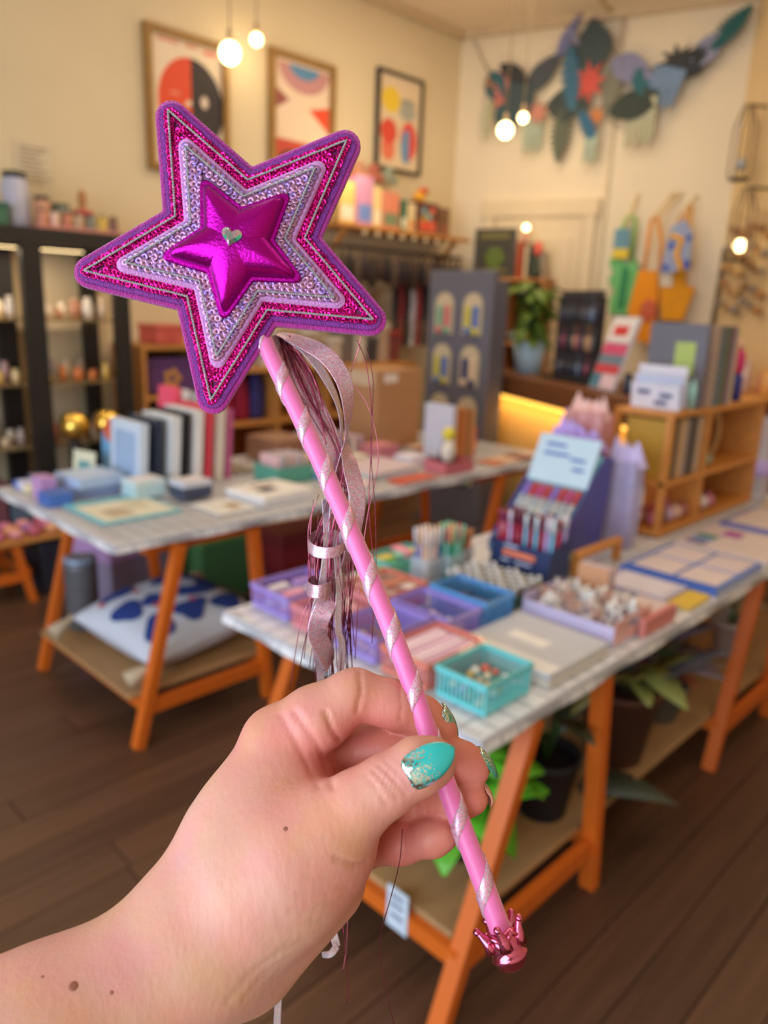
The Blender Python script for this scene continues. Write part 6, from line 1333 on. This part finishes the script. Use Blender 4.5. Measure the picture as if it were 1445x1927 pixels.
for k in range(5):
    o = MB().ball((0, 0, .05), .05, 10, (1.2, .9, 1)).build('yarn_ball', mat([(150, 50, 60), (70, 80, 90), (110, 60, 90), (160, 190, 190), (226, 170, 60)][k], .8, var=.2, scale=60, bump=.5, bscale=120)); o.location = bsh((-.26, -.15, -.06, .08, .22)[k], .06, 1.3285); tag(o, ('wine', 'slate', 'plum', 'mint', 'mustard')[k]+' yarn ball inside the back shelf', 'yarn')
# ------------------------------------------------------------------ on the counter
t = potted(tuple(onc(.35, -.22)), .13, .24, (170, 196, 212), 'trailing green plant in a pale blue pot on the counter', [(46, .16, .09, (90, 116, 34), -1.0, .8, .02, .42)], seed=15, rim=False)
rk = thing('keyring_rack', 'crowded dark rack of hanging keyrings on the counter', 'rack', tuple(onc(.98, -.24)), CA)
for x in (-.26, .26): MB().box(x-.012, x+.012, -.012, .012, 0, .56).build('post', BLACK, rk)
for z in (.18, .36, .54): MB().box(-.26, .26, -.008, .008, z, z+.018).build('bar', BLACK, rk)
MB().box(-.29, .29, -.10, .10, 0, .018).build('base', BLACK, rk); MB().box(-.26, .26, -.004, .004, .02, .60).build('back_panel', mat((58, 56, 62), .6), rk)
rd = random.Random(55)
for r in range(3):
    for k in range(13):
        for s_ in (-1, 1):
            cn_, c = rd.choice([('slate', (62, 64, 76)), ('black', (44, 44, 50)), ('steel blue', (70, 74, 90)), ('grey', (96, 90, 96)), ('pink', (170, 70, 100)), ('pale blue', (120, 140, 170)), ('tan', (190, 150, 110))] if rd.random() < .6 else [('black', (44, 44, 50)), ('slate', (62, 64, 76))])
            h = rd.uniform(.10, .118) if r else rd.uniform(.09, .105); o = MB().lathe([(.004, -.035), (.003, -.05), (.014, -.06), (.017, -h*.7), (.012, -h), (.004, -h-.012)], 7).tube([(0, 0, -.04), (0, 0, .0), (0, -s_*.022, .004)], .002, 4).build('keyring', mat(c, .45, var=.1)); p = Matrix.Translation(onc(.98, -.24)) @ rotz(CA) @ Vector((-.216+.036*k, s_*.0275, .19+.18*r)); o.location = p; o.scale = (1.0, 1.0, 1.3); tag(o, cn_+' keyring charm hanging on the crowded counter rack', 'keyring', 'keyrings on the counter rack')
ls = thing('leaflet_stand', 'sloping stand of white, red and pink leaflets on the counter', 'leaflet stand', tuple(onc(1.50, -.10, 1.1505)), CA)
M = xf((0, 0, 0), rx=-18)
MB().box(-.13, .13, 0, .02, 0, .46, M).build('back_board', mat((206, 200, 206), .5), ls)
for k, (x0, x1, z0, z1, c) in enumerate(((-.12, .12, .30, .45, (226, 220, 220)), (-.07, .07, .34, .40, (206, 50, 50)), (-.12, .12, .22, .29, (206, 80, 120)), (-.12, .12, .16, .215, (110, 130, 150)), (-.12, .12, .10, .155, (206, 70, 80)), (-.12, -.03, .01, .095, (80, 130, 150)), (-.02, .12, .01, .095, (226, 196, 206)))): MB().box(x0, x1, -.005-.003*(k % 2), -.003*(k % 2), z0, z1, M).build('leaflet', mat(c, .5), ls)
for k in range(5):
    jar(tuple(onc(1.72+.06*k, -.14-.05*(k % 2))), .026, .12+.03*(k % 3), [(40, 44, 70), (226, 206, 180), (200, 150, 110), (60, 70, 160), (190, 180, 176)][k], ('midnight', 'cream', 'tan', 'royal blue', 'pearl')[k]+' bottle standing at the counter end', cat='bottle', name='bottle')
# ------------------------------------------------------------------ bags on the back wall
PEG = mat((226, 200, 140), .6)
RZB = math.radians(-74)
def wall_thing(name, label, cat, s, z, off=.0): t = thing(name, label, cat, tuple(back(s, z, off)), -74); return t
for k, (a, b, out_, lab) in enumerate((((1.64, 2.337), (1.70, 2.59), .11, 'above the green bag'), ((1.86, 2.365), (1.99, 2.59), .20, 'above the orange strap'), ((2.09, 2.395), (2.17, 2.56), .26, 'above the blue bag'), ((1.92, 2.40), (2.05, 2.59), .14, 'between the orange strap and the blue bag'))):
    o = MB().tube([back(a[0], a[1]-.01, out_), back(b[0], b[1], .0)], .009, 8).build('wall_peg', PEG); tag(o, 'slanting pale wooden peg '+lab, 'peg')
def fabric(out, th, M=None): return MB().prism(out, -th/2, th/2, (M or Matrix.Identity(4)) @ Matrix.Rotation(PI/2, 4, 'X'))
t = wall_thing('tote_bag', 'green leaf-edged tote with a yellow label hanging on the back wall', 'bag', 1.66, 1.60, .06); GN = mat((110, 190, 120), .8, var=.12, scale=14)
fabric([(-.08, 0), (.10, 0), (.13, .30), (.10, .46), (.05, .42), (-.04, .45), (-.10, .52), (-.13, .42), (-.08, .36), (-.12, .28), (-.06, .20), (-.09, .12)], .04).build('body', GN, t)
MB().tube([(-.04, 0, .45), (-.06, -.01, .68), (-.02, -.01, .80), (.04, -.01, .80), (.06, -.01, .66), (.05, 0, .44)], .014, 8).build('strap', mat((136, 196, 100), .8), t)
MB().box(-.10, .03, -.05, -.03, .46, .70).build('label_card', mat((100, 150, 170), .6), t); MB().box(-.10, .03, -.052, -.0305, .46, .54).build('label_stripe', mat((226, 200, 50), .6), t); fabric([(-.02, .05), (.04, .05), (.05, .38), (-.01, .40)], .05).build('dark_panel', mat((50, 140, 90), .8), t)
t = wall_thing('tote_bag', 'orange tote with long straps hanging on the back wall', 'bag', 1.88, 1.38, .14); OR = mat((240, 150, 16), .75, var=.08, scale=10)
fabric([(-.05, .02), (.11, -.02), (.10, .40), (.07, .58), (-.08, .58), (-.13, .25)], .05).build('body', OR, t); MB().tube([(-.04, 0, .56), (-.03, -.01, .82), (-.02, -.02, 1.0), (.02, -.02, 1.0), (.08, -.01, .80), (.09, 0, .56)], .016, 8).build('strap', OR, t); MB().ball((.04, -.028, .26), .07, 12, (1, .08, 1.4)).build('printed_motif', mat((206, 100, 70), .7), t)
t = wall_thing('tote_bag', 'blue and white patterned bag with yellow swirl on the back wall', 'bag', 2.10, 1.95, .22); fabric([(-.11, -.02), (.11, .02), (.10, .30), (.03, .40), (-.07, .34)], .045).build('body', mat((150, 164, 200), .75, var=.1), t)
MB().tube([(-.06, -.03, .28), (.03, -.03, .25), (.0, -.03, .14), (.04, -.03, .05), (.05, -.03, .0)], .022, 8).build('printed_swirl', mat((240, 176, 40), .7), t)
for x, z, r in ((-.07, .03, .03), (.085, .06, .035), (-.05, .20, .03), (.08, .26, .025)): MB().ball((x, -.022, z), r, 10, (1, .1, 1)).build('printed_spot', mat((50, 84, 180), .7), t)
MB().tube([(-.03, 0, .38), (.0, -.02, .45), (.03, 0, .38)], .01, 6).build('strap', mat((226, 140, 40), .7), t)
t = wall_thing('tote_bag', 'mustard flared tote with a white tag below the blue bag', 'bag', 2.09, 1.57, .10); fabric([(-.07, .0), (.10, .0), (.17, .26), (.09, .29), (.08, .42), (-.02, .42), (-.05, .30), (-.11, .28)], .05).build('body', mat((230, 156, 10), .75, var=.1, scale=10), t); fabric([(-.10, .27), (-.01, .27), (-.02, .37), (-.09, .37)], .065).build('tag', mat((236, 226, 210), .6), t); MB().tube([(-.01, 0, .41), (.02, .0, .70), (.035, 0, .905), (.06, 0, .905), (.06, 0, .70), (.07, 0, .41)], .010, 6).build('strap', mat((230, 156, 10), .75), t)
o = thing('wall_ledge', 'dark ledge on the back wall below the mustard tote', 'ledge', tuple(back(2.05, 1.52)), -74); MB().box(-.16, .18, -.105, 0, 0, .03).build('board', BLACK, o)
# ------------------------------------------------------------------ paper leaf garland
gl = thing('leaf_garland', 'double swag of cut paper leaves and fringes strung across the back wall', 'garland', tuple(back(.16, 3.88, .04)), -74)
def gp(s, z): return Vector((s-.16, -.06, z-3.88))
cord = mat((90, 84, 76), .7)
for pts in (((.16, 3.88), (.36, 3.56), (.62, 3.44), (.9, 3.62), (1.23, 3.80), (1.5, 3.56), (1.8, 3.50), (2.1, 3.60), (2.38, 3.86)), ((.36, 3.56), (.62, 3.36), (.85, 3.28), (1.1, 3.26), (1.4, 3.26), (1.7, 3.38), (1.86, 3.5))):
    MB().tube(catmull([gp(*p) for p in pts], 8), .006, 6).build('cord', cord, gl)
def leaf_shape(kind, L_, W_):
    if kind == 'leaf': h = [(L_*t, W_/2*math.sin(PI*t**.8)) for t in [k/10 for k in range(11)]]; return h+[(x, -y) for x, y in h[-2:0:-1]]
    if kind == 'fern':
        up = []; n = 9
        for k in range(n):
            t = (k+.3)/n; w_ = W_/2*math.sin(PI*(t*.85+.12)); up += [(L_*t, w_), (L_*(t+.42/n), w_*.45)]
        up.append((L_, 0)); return [(0, .005)]+up+[(x, -y) for x, y in up[-2::-1]]+[(0, -.005)]
    if kind == 'burst':
        return [(L_/2+(L_/2 if k % 2 == 0 else L_*.22)*math.cos(PI*k/8), (W_/2 if k % 2 == 0 else W_*.22)*math.sin(PI*k/8)) for k in range(16)]
    if kind == 'fringe':
        pts = [(0, W_/2)]
        for k in range(6): y0 = W_/2-W_*k/6; pts += [(L_*(.9+.1*(k % 2)), y0), (L_*(.9+.1*(k % 2)), y0-W_/9), (L_*.3, y0-W_/8.5)]
        return pts+[(0, -W_/2)]
G = [('burst', .31, 3.60, .14, .12, -60, (196, 130, 80)), ('leaf', .34, 3.62, .26, .16, -70, (60, 112, 124)), ('fern', .46, 3.64, .34, .14, -92, (226, 130, 116)), ('leaf', .52, 3.52, .30, .22, -50, (74, 92, 96)), ('leaf', .42, 3.66, .30, .10, -30, (64, 68, 70)),
     ('leaf', .66, 3.42, .38, .14, 42, (84, 90, 100)), ('fern', 1.02, 3.76, .50, .16, -82, (70, 120, 150)), ('leaf', .92, 3.66, .32, .08, 60, (130, 134, 180)), ('leaf', 1.24, 3.52, .36, .28, 96, (72, 88, 92)), ('burst', 1.20, 3.62, .30, .26, -84, (230, 96, 86)), ('fern', 1.42, 3.62, .38, .17, -95, (140, 140, 124)),
     ('leaf', 1.38, 3.60, .34, .17, -25, (150, 152, 190)), ('leaf', 1.60, 3.52, .24, .14, -62, (60, 120, 132)), ('burst', 1.74, 3.52, .28, .20, 8, (70, 72, 74)), ('fringe', 1.86, 3.50, .26, .22, -108, (130, 160, 196)), ('leaf', 1.94, 3.42, .24, .16, 50, (70, 74, 76)), ('leaf', 2.00, 3.50, .30, .15, 40, (160, 164, 196)), ('fern', 2.14, 3.60, .32, .18, 46, (44, 108, 110)), ('burst', 2.02, 3.44, .18, .16, 60, (60, 62, 66)),
     ('burst', .78, 3.36, .20, .17, -80, (226, 150, 130)), ('leaf', .86, 3.30, .34, .20, -2, (70, 82, 80)), ('fern', 1.02, 3.26, .36, .17, -92, (110, 116, 100)), ('fern', 1.16, 3.24, .28, .12, -58, (60, 120, 160)), ('burst', 1.26, 3.26, .15, .14, -60, (224, 140, 80)), ('leaf', 1.40, 3.20, .42, .18, 14, (66, 78, 72)),
     ('fringe', .76, 3.22, .24, .14, -90, (190, 206, 186)), ('fringe', 1.28, 3.06, .20, .10, -92, (190, 208, 190)), ('fringe', 1.66, 3.30, .32, .20, -90, (206, 206, 176)), ('fern', .34, 3.40, .30, .08, -92, (206, 206, 170)), ('leaf', .56, 3.36, .24, .18, -110, (66, 96, 104))]
for k, (kd, s, z, L_, W_, ang, c) in enumerate(G):
    M = Matrix.Translation(gp(s, z)+Vector((0, -.004*(k % 5), 0))) @ Matrix.Rotation(-math.radians(ang), 4, 'Y') @ Matrix.Rotation(math.radians((k*53) % 30-15), 4, 'X') @ Matrix.Rotation(PI/2, 4, 'X')
    MB().prism(leaf_shape(kd, L_*1.15, W_*1.25), -.002, .002, M).build('paper_'+{'leaf': 'leaf', 'fern': 'fern', 'burst': 'flower', 'fringe': 'fringe'}[kd], mat(tuple(int(q*.88) for q in c), .8, var=.08), gl)
gc = MB().tube([gp(1.10, 3.74), gp(1.04, 3.84), gp(.96, 3.84), gp(.93, 3.76)], .014, 8).build('paper_tendril', mat((150, 152, 190), .8), gl)
# ------------------------------------------------------------------ on the right wall
WD = (Vector((4.2, -1.56, 0))-Vector((6.63, 2.67, 0))).normalized(); WN = Vector((WD.y, -WD.x, 0)); WA = math.degrees(math.atan2(WD.y, WD.x))
def rw(s, z, off=0.0): return Vector((6.63, 2.67, 0))+WD*s+WN*off+Vector((0, 0, z))
def cage(s, z, label, lit, off=.16):
    t = thing('cage_lantern', label, 'lantern', tuple(rw(s, z, off)), 0)
    for k in range(8): a = 2*PI*k/8; MB().tube([(.03*math.cos(a), .03*math.sin(a), .52), (.085*math.cos(a), .085*math.sin(a), .36), (.09*math.cos(a), .09*math.sin(a), .04), (.07*math.cos(a), .07*math.sin(a), 0)], .006, 5).build('wire', mat((110, 92, 76), .5), t)
    MB().lathe([(.075, -.006), (.075, .01)], 14).build('base_ring', BLACK, t); MB().bar((0, 0, .52), tuple(-WN*(off-.002)+Vector((0, 0, .52))), .015).build('arm', BLACK, t)
    MB().ball((0, 0, .11), .045, 12).build('candle', GLOW if lit else mat((190, 190, 190), .4), t)
cage(.26, 2.62, 'unlit wire cage lantern high on the right wall', False); cage(.46, 2.02, 'glowing wire cage lantern low on the right wall', True, .225)
rd = random.Random(90)
for k in range(6):
    s = .125+.085*k; t = thing('wooden_mobile', ('string of brown wooden discs beside the wall corner', 'string of brown wooden discs second from the wall corner', 'string of brown wooden discs third from the wall corner', 'string of brown wooden discs just before the glowing cage lantern', 'string of brown wooden discs behind the glowing cage lantern', 'string of brown wooden discs beyond the glowing cage lantern')[k], 'mobile', tuple(rw(s, 2.40-.03*(k % 3), .06)), 0, 'wooden mobiles on the right wall'); MB().tube([(0, 0, 0), (0, 0, -.72)], .003, 5).build('string', mat((140, 110, 80), .7), t); MB().tube([(0, 0, -.002), tuple(-WN*.061)], .003, 5).build('nail', mat((150, 120, 90), .5), t)
    for q in range(5): MB().ball((0, 0, -.10-.14*q-rd.uniform(0, .04)), rd.uniform(.028, .045), 10, (1, 1, .8)).build('disc', mat(rd.choice([(176, 124, 72), (150, 112, 76), (190, 150, 96), (150, 136, 124)]), .5, var=.1), t)
o = MB().tube([rw(.05, 2.15, .03), rw(.02, 1.3, .03)], .018, 6).build('curtain_pole', mat((120, 104, 80), .6)); tag(o, 'thin brown pole leaning in the right wall corner', 'pole')
dk = thing('side_cabinet', 'low warm wood cabinet under the hanging wooden mobiles', 'cabinet', tuple(rw(.75, 0, .24)), WA)
MB().cbox(-.60, .60, -.22, .22, 0, 1.05, .006).build('body', DARKWOOD, dk); MB().cbox(-.62, .62, -.235, .235, 1.05, 1.085, .006).build('top', PINE, dk)
rd = random.Random(3)
for k in range(9):
    c = [(236, 190, 130), (226, 120, 90), (240, 214, 170), (190, 90, 90), (230, 150, 70), (226, 200, 190), (214, 140, 120), (240, 180, 100), (200, 160, 130)][k]
    t = jar(tuple(rw(.22+.12*k, 1.0865, .24+.07*(k % 2))), .045, .14+.04*(k % 3), c, ('amber', 'coral', 'cream', 'rose', 'orange', 'shell', 'peach', 'gold', 'sand')[k]+' glazed jar on the low warm wood cabinet')
